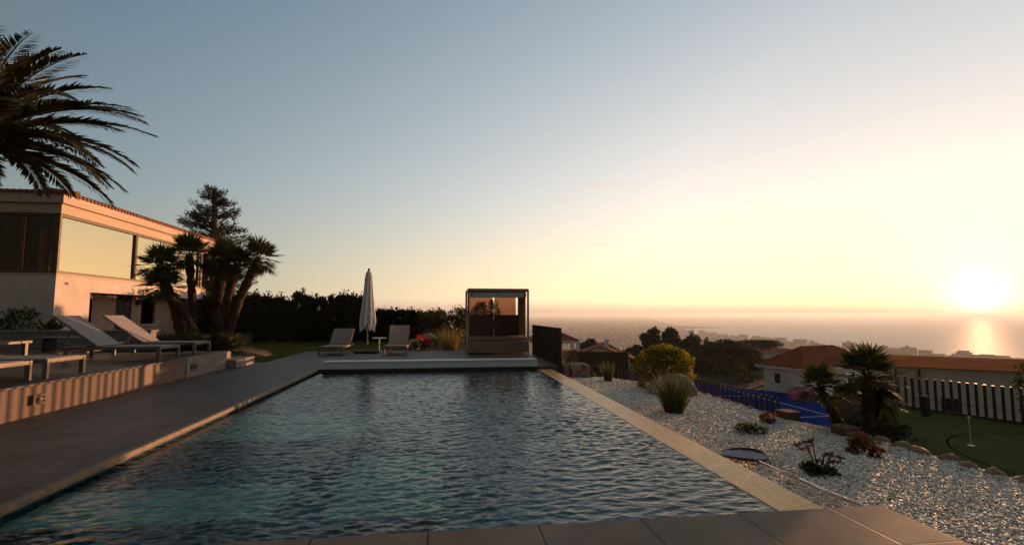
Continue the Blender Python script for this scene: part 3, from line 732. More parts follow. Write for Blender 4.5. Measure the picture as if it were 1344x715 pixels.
for s in (-1, 1):
    MB().box(min(s * .012, s * 1.04), max(s * .012, s * 1.04), D_ - .34, D_ - .12, .602, 1.42).build('back_cushion', M['cushion'], db, bevel=.04)
    MB().box(min(s * .03, s * (1.06 if s < 0 else .92)), max(s * .03, s * (1.06 if s < 0 else .92)), D_ - .05, D_ - .046, 1.40, HH - .075).build('rear_screen', M['vinyl'], db)
mb = MB(); pr = None
for i in range(52):                                       # gathered curtain on the right
    y = .1 + i * .034; x = hw - .13 + .03 * math.sin(i * 1.1); q = ((x, y, .62), (x, y, HH - .08))
    if pr: mb.add([pr[0], q[0], q[1], pr[1]], [(0, 1, 2, 3)])
    pr = q
mb.build('side_curtain', M['seat_fabric'], db, smooth=True)

# dark screen beside the daybed, and the stone pier below
ps = thing('privacy_screen', 'dark brown slatted screen along the right edge of the far deck', 'screen', (3.24, 15.5, 0))
sl0 = None
for i in range(22):
    y = -1.70 + i * .193
    if sl0 is None: sl0 = MB().box(-.034, .034, -.027, .027, -.02, 1.03).build('slat', M['panel_dark'], ps); o = sl0
    else: o = sl0.copy(); COL.objects.link(o); o.parent = ps
    o.location = (0, y, 0)
MB().box(-.04, .04, -1.75, 2.42, 1.032, 1.06).build('top_rail', M['panel_dark'], ps); MB().box(-.04, .04, -1.75, 2.42, -.05, -.022).build('bottom_rail', M['panel_dark'], ps)
for y in (-1.79, 2.46): MB().box(-.035, .035, y - .035, y + .035, -.3, 1.06).build('post', M['panel_dark'], ps)
sp = thing('stone_pier', 'rough stacked stone pier below the dark screen', 'stone wall', (3.78, 14.2, -1.6))
mb = MB(); gq = random.Random(4)
for lz in range(10):
    for ix in range(4):
        for iy in range(3):
            x = -.36 + ix * .19 + gq.uniform(-.03, .03); y = -.4 + iy * .27; z = lz * .165 + gq.uniform(-.01, .01)
            rot = Matrix.Rotation(gq.uniform(-.12, .12), 3, 'Z') @ Matrix.Rotation(gq.uniform(-.08, .08), 3, 'X')
            mb.box(x - gq.uniform(.07, .10), x + gq.uniform(.07, .10), y - .13, y + gq.uniform(.11, .14), z, z + gq.uniform(.14, .17), rot)
mb.build('stones', M['stone'], sp, bevel=.018); MB().box(-.36, .36, -.45, .4, 0, 1.6).build('core', M['earth'], sp)

# ------------------------------------------------------------------ gravel garden
gP = np.random.default_rng(12); bm_ = bmesh.new(); bmesh.ops.create_icosphere(bm_, subdivisions=1, radius=1)
iv = np.array([v.co[:] for v in bm_.verts]); fi = np.array([[v.index for v in f.verts] for f in bm_.faces]); bm_.free()
NPB = 85000; yy = 2.6 + 11.3 * gP.random(NPB) ** 1.55; xr = np.array([gr(y) for y in yy]); xx = 3.14 + (xr - 3.17) * gP.random(NPB)
keep = ~((xx < 3.34) & (yy < 3.55)); xx, yy = xx[keep], yy[keep]; n_ = len(xx)
dist = np.hypot(xx, yy); sz = (.006 + .010 * gP.random(n_) ** 2.2) * np.clip(.75 + dist * .05, 1, 1.45)
sc_ = sz[:, None] * np.stack([.8 + .6 * gP.random(n_), .8 + .6 * gP.random(n_), .42 + .3 * gP.random(n_)], 1)
yw_ = gP.uniform(0, 3.14159, n_); q = unit(np.stack([np.cos(yw_), .22 * gP.normal(size=n_), .22 * gP.normal(size=n_), np.sin(yw_)], 1)); w_, x_, y_, z_ = q.T
RM = np.stack([1 - 2 * (y_ ** 2 + z_ ** 2), 2 * (x_ * y_ - z_ * w_), 2 * (x_ * z_ + y_ * w_), 2 * (x_ * y_ + z_ * w_), 1 - 2 * (x_ ** 2 + z_ ** 2), 2 * (y_ * z_ - x_ * w_),
               2 * (x_ * z_ - y_ * w_), 2 * (y_ * z_ + x_ * w_), 1 - 2 * (x_ ** 2 + y_ ** 2)], 1).reshape(-1, 3, 3)
jit = 1 + .18 * gP.normal(size=(n_, 12, 1))
PV = np.einsum('nij,nkj->nki', RM, (iv[None] * jit) * sc_[:, None, :]); C0 = np.stack([xx, yy, -.31 - .035 * (xx - 3.0) + sz * .4 + .008 * gP.random(n_)], 1)
PV = (PV + C0[:, None, :]).reshape(-1, 3); PF = (fi[None] + (np.arange(n_) * 12)[:, None, None]).reshape(-1, 3)
o = stuff(npmesh('gravel', PV, PF, M['pebble'])); o['label'] = 'loose white gravel in the strip beside the pool'; o['category'] = 'gravel'

def rock(name, label, loc, sc, seed, mat='boulder', sub=3, cat='rock', group=None, rz=0):
    bm = bmesh.new(); bmesh.ops.create_icosphere(bm, subdivisions=sub, radius=1); g = random.Random(seed); ps_ = [(Vector((g.uniform(-1, 1), g.uniform(-1, 1), g.uniform(-1, 1))).normalized(), g.uniform(.62, .95)) for _ in range(12)]
    for v in bm.verts:
        n = v.co.normalized()
        for d_, k in ps_:
            pr_ = v.co.dot(d_)
            if pr_ > k: v.co -= d_ * (pr_ - k) * .85
        v.co *= 1 + .05 * math.sin(n.x * 7 + seed) * math.cos(n.y * 6)
        v.co = Vector((v.co.x * sc[0], v.co.y * sc[1], v.co.z * sc[2]))
    me = bpy.data.meshes.new(name); bm.to_mesh(me); bm.free(); o = link(name, me, M[mat], None, True); o.location = loc; o.rotation_euler = (0, 0, rz)
    return tag(o, label, cat, group)
rock('boulder', 'big pale boulder between the yellow bush and the spiky grass', (5.28, 10.9, -.33), (.66, .42, .42), 3)
gs = random.Random(9); yb = 3.2; k = 0
stone_l = []
while yb < 7.3:
    ln = gs.uniform(.2, .42); rock('border_stone', 'rough flat stone in the row edging the gravel along the putting green', (6.47 + gs.uniform(-.03, .05), yb + ln / 2, -.435), (gs.uniform(.11, .16), ln / 2, .09), 20 + k, 'stone', 2, 'stone', 'edging stones between gravel and putting green', gs.uniform(-.2, .2)); yb += ln + .02; k += 1
for i in range(7):
    y = 8.9 + i * .42; rock('edging_rock', 'small brown rock in the row at the foot of the dark post fence', (6.05 - max(0, y - 11.6) * .6, y, -.43), (.1, .2, .06), 60 + i, 'stone', 2, 'stone', 'small rocks at the foot of the post fence', 0)

yb_ = thing('golden_bush', 'clipped rounded yellow-green bush glowing behind the boulder', 'bush', (5.45, 11.9, -.45))
v, f = cloud([(0, 0, .55, .64, .6, .52), (.3, 0, .70, .36, .5, .34), (-.32, 0, .66, .36, .5, .34), (.0, 0, .86, .42, .42, .26), (.34, 0, .35, .36, .5, .36), (-.34, 0, .35, .36, .5, .36)], 15000, .05, 21, up=.5, shell=.66, sub=.07)
npmesh('foliage', v, f, M['golden'], yb_); m_ = MB(); [m_.tube([(0, 0, 0), (.3 * math.cos(a), .3 * math.sin(a), .6)], [.03, .012], 6) for a in range(6)]; m_.build('stem', M['bark'], yb_)

def tuft(name, label, loc, n, r0, hgt, spread, seed, mat, w=.012, droop=.5, cat='grass'):
    v, f = blades(n, r0, hgt, spread, seed, w, droop); o = npmesh(name, v, f, M[mat]); o.location = loc; return tag(o, label, cat)
tuft('spiky_grass', 'big spiky green grass clump in front of the boulder on white gravel', (4.19, 8.75, -.37), 420, .15, .88, .95, 5, 'grass', .015, .22)
tuft('tall_grass', 'narrow upright grass tuft left of the yellow bush', (4.38, 13.0, -.36), 170, .1, .62, .55, 8, 'grass', .013, .4)
tuft('ornamental_grass', 'feathery straw-coloured grass just left of the daybed', (.25, 21.0, -.03), 420, .32, 1.05, .7, 9, 'straw', .012, .5)
tuft('ornamental_grass', 'yellow-green grass clump behind the red flowers near the daybed', (-.35, 22.6, -.03), 300, .3, .8, .8, 19, 'grass', .014, .5)

def plant(name, label, loc, blobs, n, size, seed, mat, cat='plant', extra=None, up=.4, width=.5):
    t = thing(name, label, cat, loc); v, f = cloud(blobs, n, size, seed, up=up, width=width, shell=.3); npmesh('foliage', v, f, M[mat], t)
    m_ = MB(); g = random.Random(seed)
    for i in range(5): m_.tube([(0, 0, -.02), (g.uniform(-.06, .06), g.uniform(-.06, .06), .1)], [.008, .004], 5)
    m_.build('stem', M['bark'], t)
    if extra: extra(t)
    return t
plant('low_plant', 'low spreading green plant alone on the white gravel', (4.62, 7.15, -.37), [(0, 0, .06, .20, .14, .09), (.14, -.03, .05, .14, .1, .07), (-.04, .03, .12, .1, .08, .06)], 900, .04, 31, 'bushgreen', width=.35)
plant('reddish_plant', 'small round reddish plant beside the brown block pillar', (5.48, 7.92, -.40), [(0, 0, .08, .13, .11, .1)], 480, .036, 32, 'redleaf')
plant('red_shrub', 'dark red leafy plant near the edging stones, bigger of the two', (5.42, 6.07, -.40), [(0, 0, .09, .11, .10, .10), (.04, 0, .14, .07, .06, .06)], 460, .04, 33, 'redleaf')
plant('red_shrub', 'dark red leafy plant near the edging stones, smaller of the two', (5.56, 5.86, -.40), [(0, 0, .07, .08, .08, .075)], 300, .036, 34, 'redleaf')
def petals(t):
    v, f = cloud([(.0, 0, .15, .16, .13, .05)], 90, .045, 36, width=.9); npmesh('flowers', v, f, M['pink'], t)
plant('pink_flower', 'low yellow-green plant with pink flowers behind the red plants', (5.86, 6.42, -.42), [(0, 0, .09, .19, .15, .09)], 500, .05, 35, 'straw', extra=petals)
def stalks(t):
    g = random.Random(8)
    for si, (a, hh_) in enumerate( ((2.6, .34), (1.7, .36), (.6, .22), (-.2, .20), (-.5, .16), (2.2, .28))):
        lv = []; m_ = MB()
        pts = []
        for i in range(8):
            s = i / 7; pts.append((math.cos(a) * (.02 + .26 * s), math.sin(a) * (.02 + .1 * s), hh_ * math.sin(min(1, s * 1.35) * math.pi * .62) * 1.05))
        m_.tube(pts, [.006] * 8, 5)
        for q in pts[3:]:
            for _ in range(6): lv.append(q)
        so_ = m_.build('stalk', M['redleaf'], t); g2 = np.random.default_rng(3 + si); P = np.array(lv); n = len(P)
        D = unit(g2.normal(size=(n, 3)) + np.array([0, 0, -.5])); U = unit(np.cross(D, g2.normal(size=(n, 3)))); v, f = leaf_quads(P, D, U, np.full(n, .045), np.full(n, .018)); npmesh('flower_spike', v, f, M['redleaf'], so_)
plant('succulent', 'green rosette with arching red stalks on the near gravel', (4.22, 5.24, -.36), [(0, 0, .05, .15, .12, .07)], 420, .06, 37, 'bushgreen', 'plant', stalks)
plant('bank_bush', 'low tangled bush on the earth bank by the stone pier', (4.15, 14.1, -.55), [(0, 0, .1, .3, .25, .18), (.3, .1, .06, .3, .2, .14)], 900, .05, 38, 'bushgreen', 'bush')
plant('pier_shrub', 'small green shrub growing on top of the stone pier', (3.72, 14.4, .0), [(0, 0, .14, .2, .18, .2)], 520, .045, 39, 'bushgreen', 'shrub')

# dry leaves blown onto the gravel
gl_ = np.random.default_rng(66); n = 130; yl = 3.6 + 9 * gl_.random(n); xl = np.array([3.2 + (gr(q) - 3.3) * gl_.random() for q in yl])
P = np.stack([xl, yl, -.31 - .035 * (xl - 3.0) + .018 + .008 * gl_.random(n)], 1); D = unit(np.stack([gl_.normal(size=n), gl_.normal(size=n), .25 * gl_.normal(size=n)], 1)); U = unit(np.cross(D, np.array([0, 0, 1.0]) + .5 * gl_.normal(size=(n, 3))))
v, f = leaf_quads(P, D, U, gl_.uniform(.02, .05, n), gl_.uniform(.012, .025, n)); o = stuff(npmesh('leaf_litter', v, f, M['redleaf'])); o['label'] = 'dry brown leaves blown onto the white gravel'; o['category'] = 'leaves'

# skimmer net on its pole
sn = thing('skimmer_net', 'round pool skimmer net with long silver pole lying on the gravel', 'pool net', (3.67, 5.82, -.27))
ring = [(.28 * math.cos(a), .24 * math.sin(a), .012 * math.sin(a * 2)) for a in np.linspace(0, 2 * math.pi, 33)]
MB().tube(ring, .016, 8, cap=False).build('rim', M['net_rim'], sn, smooth=True)
mb = MB(); V = [(0, 0, -.012)]; F = []
for i in range(3):
    for k in range(32):
        a = k * 2 * math.pi / 32; r_ = (i + 1) / 3 * .97; V.append((.28 * r_ * math.cos(a), .24 * r_ * math.sin(a), -.012 + .012 * r_ ** 2 + .006 * math.sin(k * 1.9 + i)))
for k in range(32): F.append((0, 1 + k, 1 + (k + 1) % 32))
for i in range(2):
    for k in range(32): a0 = 1 + i * 32; F.append((a0 + k, a0 + 32 + k, a0 + 32 + (k + 1) % 32, a0 + (k + 1) % 32))
MB().add(V, F).build('net', M['netting'], sn, smooth=True)
MB().tube([(-.02, -.22, 0), (-.02, -.34, .01)], .02, 8).build('socket', M['net_rim'], sn)
MB().tube([(-.02, -.32, .012), (0, -1.0, .015)], .015, 10).tube([(0, -.98, .015), (.03, -1.78, .015)], .019, 10).build('pole', M['silver'], sn, smooth=True)

# brown block pillars of the gateway
for (x, y), lb in (((6.12, 8.3), 'square brown block pillar at the end of the left post fence'), ((6.16, 7.05), 'square brown block pillar beside the small fan palm')):
    t = thing('gate_pillar', lb, 'pillar', (x, y, -.75), R(8)); MB().box(-.125, .125, -.15, .15, -1.0, .45).build('shaft', M['block'], t, bevel=.006); MB().box(-.135, .135, -.16, .16, .452, .48).build('cap', M['block'], t, bevel=.006)

# ------------------------------------------------------------------ post fences
def fence(name, label, pts, hgt, gap, zf, w=.035, rail=True):
    t = thing(name, label, 'fence', (pts[0][0], pts[0][1], zf(*pts[0]))); o0 = Vector(t.location); rl = MB(); pm = None; n = 0
    for (x0, y0), (x1, y1) in zip(pts, pts[1:]):
        L_ = math.hypot(x1 - x0, y1 - y0); k = max(1, round(L_ / gap)); az = math.atan2(y1 - y0, x1 - x0)
        for i in range(k):
            s = i / k; x, y = x0 + (x1 - x0) * s, y0 + (y1 - y0) * s
            if pm is None: pm = MB().box(-w, w, -w * .8, w * .8, -.1, hgt - .012).box(-w * 1.06, w * 1.06, -w * .86, w * .86, hgt - .0118, hgt).build('post', M['rust'], t); po = pm
            else: po = pm.copy(); COL.objects.link(po); po.parent = t
            po.location = (x - o0.x, y - o0.y, zf(x, y) - o0.z + rnd.uniform(-.008, .008)); po.rotation_euler = (rnd.uniform(-.012, .012), rnd.uniform(-.012, .012), az); n += 1
        rl.bar((x0 - o0.x, y0 - o0.y, zf(x0, y0) - o0.z + .04), (x1 - o0.x, y1 - o0.y, zf(x1, y1) - o0.z + .04), .03, .05)
        if rail: rl.bar((x0 - o0.x, y0 - o0.y, zf(x0, y0) - o0.z + hgt * .36), (x1 - o0.x, y1 - o0.y, zf(x1, y1) - o0.z + hgt * .36), .012, .012)
    rl.build('rail', M['rust'], t); return t
fence('post_fence', 'low fence of dark upright posts between white gravel and the blue court', [(6.22, 8.7), (6.16, 11.6), (5.1, 13.6), (4.55, 15.2)], .64, .165, lambda x, y: -.76 + .0 * x, .02)
fence('post_fence', 'taller fence of spaced dark posts around the putting green', [(7.0, 8.2), (10.85, 11.12), (12.05, 9.05), (15.4, 3.6)], .76, .142, lambda x, y: grz(x, y) + .0, .026)
bn = thing('post_bin', 'stubby dark post with pale cap inside the right fence', 'bollard', (10.5, 9.75, grz(10.5, 9.75)))
MB().box(-.06, .06, -.06, .06, 0, .42).build('body', M['dark_metal'], bn, bevel=.01); MB().box(-.072, .072, -.072, .072, .422, .45).build('cap', M['concrete'], bn, bevel=.006)
fl = thing('golf_flag', 'thin white flag pin standing in its hole on the putting green', 'golf pin', (8.48, 7.14, grz(8.48, 7.14)))
MB().tube([(0, 0, 0), (-.01, 0, .43)], .006, 8).build('pin', M['white_metal'], fl); MB().lathe([(.05, .004), (.05, .008), (.01, .012)], n=20).build('cup', M['white_metal'], fl)
MB().lathe([(.002, .43), (.022, .44), (.024, .46), (.002, .475)], c=(-.01, 0, 0), n=14).build('knob', M['white_metal'], fl)

# ------------------------------------------------------------------ palms
dp = thing('date_palm', 'tall date palm with arching feathery fronds at the left edge', 'palm', (-8.85, 10.3, .44)); CZ = 4.3
palm_trunk([(0, 0, 0), (.05, 0, 2), (.0, 0, CZ - .1)], .27, .24, 3, 14).build('trunk', M['trunk'], dp)
gd = random.Random(15)
nf = 60
for i in range(nf):
    az = i * 2.39996; u_ = (i + .5) / nf; el = 1.12 - 1.12 * u_ ** .9 + gd.uniform(-.1, .1); L_ = (2.3 + .42 * math.sin(u_ * 3.1)) * gd.uniform(.92, 1.08); dr_ = (.45 + .45 * math.cos(el)) * gd.uniform(.8, 1.2)
    mbf, v, f = frond((math.cos(az) * .12, math.sin(az) * .12, CZ + .15 - .3 * u_), az, el, L_, dr_, 100 + i)
    V2, F2 = join([(np.array(mbf.v), np.array([q for q in mbf.f if len(q) == 4])), (v, f)])
    npmesh('frond', V2, F2, M['date'], dp)

CL = (-8.55, 19.0)
stems = [  # base offset, top px-derived position, radius, label
    ((-.55, .0), (-10.0, 19.0, 3.12), .15, 'fan palm leaning out left in front of the house windows'),
    ((-.35, .35), (-9.2, 19.3, 3.55), .14, 'upright fan palm with crown against the second window'),
    ((.15, -.1), (-9.75, 18.8, 2.35), .12, 'shortest fan palm of the clump, low crown in front of the lintel'),
    ((.3, .4), (-8.1, 19.5, 3.45), .16, 'fan palm in the middle of the clump, dense dark crown'),
    ((.55, .05), (-7.55, 19.2, 3.1), .15, 'fan palm right of centre leaning gently towards the pool'),
    ((.75, .2), (-6.75, 19.1, 3.45), .16, 'fan palm leaning far right with crown against the sky'),
    ((.45, .6), (-8.5, 20.0, 2.75), .13, 'fan palm hidden at the back of the clump, crown below its neighbours')]
for i, ((bx, by), top, r_, lb) in enumerate(stems):
    b0 = Vector((CL[0] + bx, CL[1] + by, .3)); tp = Vector(top); t = thing('fan_palm', lb, 'palm', b0, 0, 'fan palms in the clump by the house')
    mid = b0.lerp(tp, .5) + Vector((0, 0, -.0)) + (Vector((tp.x - b0.x, 0, 0)) * -.12)
    palm_trunk([(0, 0, -.4), (0, 0, 0), mid - b0, tp - b0], r_ * .85, r_ * .95, 40 + i).build('trunk', M['trunk'], t)
    v, f = fan_crown(32, .42, .46, 70 + i); o = npmesh('crown', v, f, M['fan'], t); o.location = tp - b0
struct(MB().lathe([(2.3, -.1), (2.0, .12), (1.3, .28), (.4, .36), (.05, .37)], c=(-8.4, 19.1, -.03), n=30).build('palm_bed', M['earth'], smooth=True))
for x, y, r_, sd0, lb in ((-9.2, 18.2, .5, 1, 'low bushy fan palm sprout at the left foot of the clump'), (-8.2, 17.9, .55, 2, 'low bushy fan palm sprout at the front of the clump'), (-7.3, 18.3, .5, 3, 'low spiky sprout at the right foot of the palm clump')):
    t = thing('palm_sprout', lb, 'palm', (x, y, .15)); v, f = fan_crown(26, .34, r_ * .8, 90 + sd0, lo=-.1, hi=1.4); npmesh('crown', v, f, M['fan'], t); MB().tube([(0, 0, -.1), (0, 0, .12)], .08, 8).build('trunk', M['trunk'], t)

def fanpalm(label, base, h_, lean, r_, n, pet, rad, seed):
    t = thing('fan_palm', label, 'palm', base); tp = Vector((lean[0], lean[1], h_))
    palm_trunk([(0, 0, -.2), (lean[0] * .3, lean[1] * .3, h_ * .5), tp], r_, r_ * 1.1, seed).build('trunk', M['trunk'], t)
    v, f = fan_crown(n, pet, rad, seed); o = npmesh('crown', v, f, M['fan'], t); o.location = tp
    return t
fanpalm('stout small fan palm with full dark crown between gravel and right fence', (6.78, 7.3, -.62), 1.02, (.06, 0), .085, 32, .32, .29, 201)
fanpalm('smaller leaning fan palm at the left of the stout palm by the gate', (6.45, 7.5, -.6), .82, (-.28, .05), .06, 24, .24, .24, 202)
fanpalm('shortest fan palm sprouting right of the stout palm by the fence', (7.05, 7.55, -.62), .62, (.2, 0), .05, 26, .2, .24, 203)
plant('dark_bush', 'dark leafy bush under the fan palms on the edge of the green', (7.15, 7.55, -.66), [(0, 0, .25, .42, .35, .28), (.35, .25, .15, .35, .3, .2), (-.45, -.2, .1, .35, .3, .18)], 1500, .07, 204, 'pine', 'bush')
plant('dark_bush', 'low dark bush between the second pillar and the palm trunk', (6.5, 7.0, -.62), [(0, 0, .12, .26, .22, .18)], 700, .06, 205, 'pine', 'bush')

# ------------------------------------------------------------------ trees
def trunkobj(t, h_, r_, seed, limbs=5, spread=1.0):
    g = random.Random(seed); m_ = MB().tube([(0, 0, -.5), (g.uniform(-.1, .1), 0, h_ * .5), (0, 0, h_)], [r_ * 1.2, r_, r_ * .6], 8)
    for i in range(limbs):
        a = i * 6.283 / limbs + g.uniform(-.4, .4); z = h_ * g.uniform(.45, .9)
        m_.tube([(0, 0, z), (math.cos(a) * spread * .5, math.sin(a) * spread * .5, z + spread * .35), (math.cos(a) * spread, math.sin(a) * spread, z + spread * .6)], [r_ * .5, r_ * .35, r_ * .12], 6)
    return m_.build('trunk', M['bark'], t)
ct = thing('cedar', 'dark spreading conifer rising behind the house and fan palms', 'conifer', (-14.2, 32.5, 0)); HC = 9.0
trunkobj(ct, HC, .22, 2, 0)
gc = np.random.default_rng(8); P = []; D = []; mbb = MB()
for i in range(150):
    z = 2.2 + 6.9 * (i / 150) ** .9; Lb = (3.0 * max(0.0, 1 - (z - 2.2) / 7.2) ** .8 + .3) * gc.uniform(.55, 1.12); a = gc.uniform(0, 6.283); e_ = gc.uniform(.1, .75)
    pts = [Vector((0, 0, z)) + Vector((math.cos(a) * Lb * s, math.sin(a) * Lb * s, Lb * (s * math.sin(e_) - .16 * s * s))) for s in (0, .35, .7, 1)]
    mbb.tube(pts, [.045, .03, .018, .006], 4)
    for k in range(int(110 * Lb / 2 + 20)):
        s = gc.uniform(.22, 1.02); j = min(int(s * 3), 2); q = pts[j].lerp(pts[j + 1], min(1, s * 3 - j)) + Vector((gc.normal() * .14 * (1.3 - s), gc.normal() * .14 * (1.3 - s), gc.normal() * .10))
        P.append(q); D.append((math.cos(a) * .7 + gc.normal() * .6, math.sin(a) * .7 + gc.normal() * .6, .5 + gc.normal() * .45))
P = np.array(P); D = unit(np.array(D)); U = unit(np.cross(D, gc.normal(size=D.shape))); n = len(P)
v, f = leaf_quads(P, D, U, gc.uniform(.12, .28, n), gc.uniform(.03, .065, n)); npmesh('crown', v, f, M['cedar'], ct); mbb.build('branches', M['bark'], ct)

# hedge of clipped cypresses along the lawn
def cyp(seed, hgt, w_):
    bl = [(0, 0, hgt * .5, w_, w_, hgt * .5), (.05, 0, hgt * .78, w_ * .85, w_ * .85, hgt * .21), (0, 0, hgt * .25, w_ * 1.02, w_, hgt * .27)]
    return cloud(bl, 5200, .13, seed, up=1.0, shell=.62, width=.5, sub=.10)
proto = []
for k in range(4):
    t = thing('hedge_cypress', 'dark clipped cypress in the tall hedge along the back lawn', 'hedge tree', (0, 0, 0), 0, 'cypresses of the hedge behind the lawn')
    v, f = cyp(300 + k, 2.35, .43); npmesh('crown', v, f, M['cypress'], t); MB().tube([(0, 0, -.1), (0, 0, 1.6)], [.07, .03], 6).build('trunk', M['bark'], t); proto.append(t)
gh = random.Random(31); i = 0; x = -12.6
while x < .2:
    if x < -7.3: s = gh.uniform(.96, 1.08) * (1.02 if gh.random() < .6 else .92)
    elif x < -4.2: s = 1.02 - .03 * abs(x + 5.6) + gh.uniform(-.03, .04)
    else: s = .70 + gh.uniform(-.05, .04)
    pos = (x, 28 + gh.uniform(-.12, .12), -.05); rz = gh.uniform(0, 6.28); sc_ = (gh.uniform(.95, 1.2), gh.uniform(.95, 1.2), s)
    if i < 4: proto[i].location = pos; proto[i].rotation_euler = (0, 0, rz); proto[i].scale = sc_
    else: dup(proto[gh.randrange(4)], pos, rz, scale=sc_)
    x += gh.uniform(.48, .62); i += 1
def bush(name, label, loc, blobs, n, size, seed, mat, cat, th=1.0, tr=.08, group=None, up=.3):
    t = thing(name, label, cat, loc, 0, group); v, f = cloud(blobs, n, size, seed, up=up); npmesh('crown', v, f, M[mat], t); trunkobj(t, th, tr, seed, 4, th * .5); return t
bush('shrub_tree', 'bushy dark green shrub behind the red flowers, left of the daybed', (-.6, 26.2, -.05), [(0, 0, .8, .7, .6, .8), (.5, 0, .7, .5, .5, .7), (-.4, .1, 1.2, .35, .35, .45)], 2600, .12, 401, 'bushgreen', 'shrub', .9)
bush('shrub_tree', 'taller dark shrub touching the daybed frame on its left', (.75, 25.6, -.05), [(0, 0, .9, .65, .6, .8), (.3, 0, 1.3, .4, .4, .42), (-.35, 0, .8, .4, .4, .6)], 2600, .12, 402, 'bushgreen', 'shrub', .9)
bush('shrub_tree', 'round dark tree seen through the left half of the daybed screen', (2.1, 29.5, -.05), [(0, 0, 1.55, .45, .4, .6), (-.6, 0, .9, .5, .4, .6)], 2000, .13, 403, 'pine', 'tree', 1.4)
bush('shrub_tree', 'narrow dark tree seen through the right half of the daybed screen', (3.0, 30.5, -.4), [(0, 0, 1.9, .32, .3, .8), (.6, 0, 1.0, .5, .4, .6)], 2000, .13, 404, 'pine', 'tree', 1.4)
rock('garden_rock', 'rounded reddish rock behind the red flowers beyond the far deck', (-.75, 22.6, .1), (.62, .4, .5), 7, 'stone')
rock('garden_rock', 'dark low rock just right of the right far lounger', (-1.35, 21.6, .05), (.42, .3, .38), 8, 'boulder')
def reds(t):
    v, f = cloud([(0, 0, .46, .28, .2, .12), (.3, 0, .4, .14, .14, .1)], 160, .075, 52, width=.9); npmesh('flowers', v, f, M['flower'], t)
plant('red_flower', 'green plant with bright red flowers beside the right far lounger', (-.95, 20.8, -.03), [(0, 0, .2, .3, .22, .22), (.25, 0, .2, .22, .2, .18)], 700, .08, 51, 'bushgreen', 'flowers', reds)

# near right: small tree cut by the frame edge
bush('young_tree', 'small loose-leaved tree cut off by the right edge', (11.55, 8.35, grz(11.5, 8.3)), [(0, 0, .95, .34, .34, .38), (.3, 0, .75, .3, .3, .3), (-.12, 0, .6, .22, .22, .2)], 700, .075, 410, 'bushgreen', 'tree', .6, .025)
# beyond the court: trees one can tell apart
trees = [  # name, place, top height, width radius, label
    ('broadleaf_tree', (31.8, 73.4), -.8, 2.1, 0, 'tall dark tree behind the yellow bush, left crown of a pair'),
    ('broadleaf_tree', (34.6, 72.0), -.7, 2.0, 0, 'tall dark tree behind the yellow bush, right crown of a pair'),
    ('broadleaf_tree', (39.5, 76.1), -1.9, 2.6, 0, 'dark rounded tree just above the right shoulder of the yellow bush'),
    ('broadleaf_tree', (34.2, 61.1), -2.5, 2.2, 0, 'dull green tree between yellow bush and widest pine'),
    ('umbrella_pine', (36.9, 61.2), -2.0, 3.6, 1, 'widest dark pine in the middle of the valley trees'),
    ('broadleaf_tree', (39.6, 60.3), -3.1, 2.8, 0, 'low dark tree at the right end of the valley trees'),
    ('umbrella_pine', (61.2, 91.4), -3.8, 4.2, 2, 'flat-topped pine poking out right of the valley trees'),
    ('broadleaf_tree', (28.6, 72.0), -3.4, 2.3, 0, 'dark tree filling the gap left of the yellow bush'),
    ('broadleaf_tree', (25.9, 86.2), -3.2, 3.0, 0, 'dark tree behind the gabled house, left of its chimney'),
    ('broadleaf_tree', (29.8, 89.9), -4.2, 2.8, 0, 'dark tree behind the gabled house, right of its chimney'),
    ('broadleaf_tree', (25.0, 65.4), -3.4, 1.9, 0, 'dark tree at the right end of the brown court screen'),
    ('broadleaf_tree', (30.2, 54.5), -3.9, 2.3, 1, 'lower dark tree whose crown meets the right side of the yellow bush'),
    ('broadleaf_tree', (33.8, 55.6), -3.6, 2.6, 1, 'dusky tree in front of the widest pine, over the brown bank'),
    ('broadleaf_tree', (37.2, 56.0), -4.2, 2.4, 1, 'low dusky tree left of the white bungalow roof')]
for i, (nm, (x, y), zt_, w_, ty, lb) in enumerate(trees):
    z0 = float(land(np.array(x), np.array(y))); H_ = zt_ - z0; g9 = random.Random(90 + i); bl = []
    if ty == 2: bl = [(0, 0, H_ * .84, w_, w_ * .8, H_ * .15), (w_ * .5, 0, H_ * .88, w_ * .6, w_ * .5, H_ * .11)]
    else:
        for k in range(9):
            t_k = k / 8; rr = w_ * (.62 if ty == 0 else .72) * (1.0 - .5 * t_k ** 2); a_ = g9.uniform(0, 6.28); of = w_ * (.5 if k < 7 else .25) * g9.random()
            bl.append((math.cos(a_) * of, math.sin(a_) * of, H_ * (.26 + .60 * t_k), rr * g9.uniform(.7, 1.05), rr * .85, H_ * .15 * g9.uniform(.8, 1.2)))
    bush(nm, lb, (x, y, z0), bl, 11000 if ty != 2 else 5000, .30, 500 + i, 'pine', 'tree', max(1.5, H_ * .6), .22)
for i, (x, y, hh_, lb) in enumerate(((40.2, 77.0, -1.7, 'thin dark cypress spire above the valley trees, taller one'), (42.0, 75.6, -2.6, 'thin dark cypress spire right of the taller spire'))):
    z = float(land(np.array(x), np.array(y))); hh_ = hh_ - z; t = thing('cypress', lb, 'cypress', (x, y, z)); v, f = cloud([(0, 0, hh_ * .52, .36, .36, hh_ * .5)], 1600, .25, 520 + i, up=1.2, shell=.5, width=.4); npmesh('crown', v, f, M['cypress'], t); trunkobj(t, hh_ * .6, .12, 5, 0)

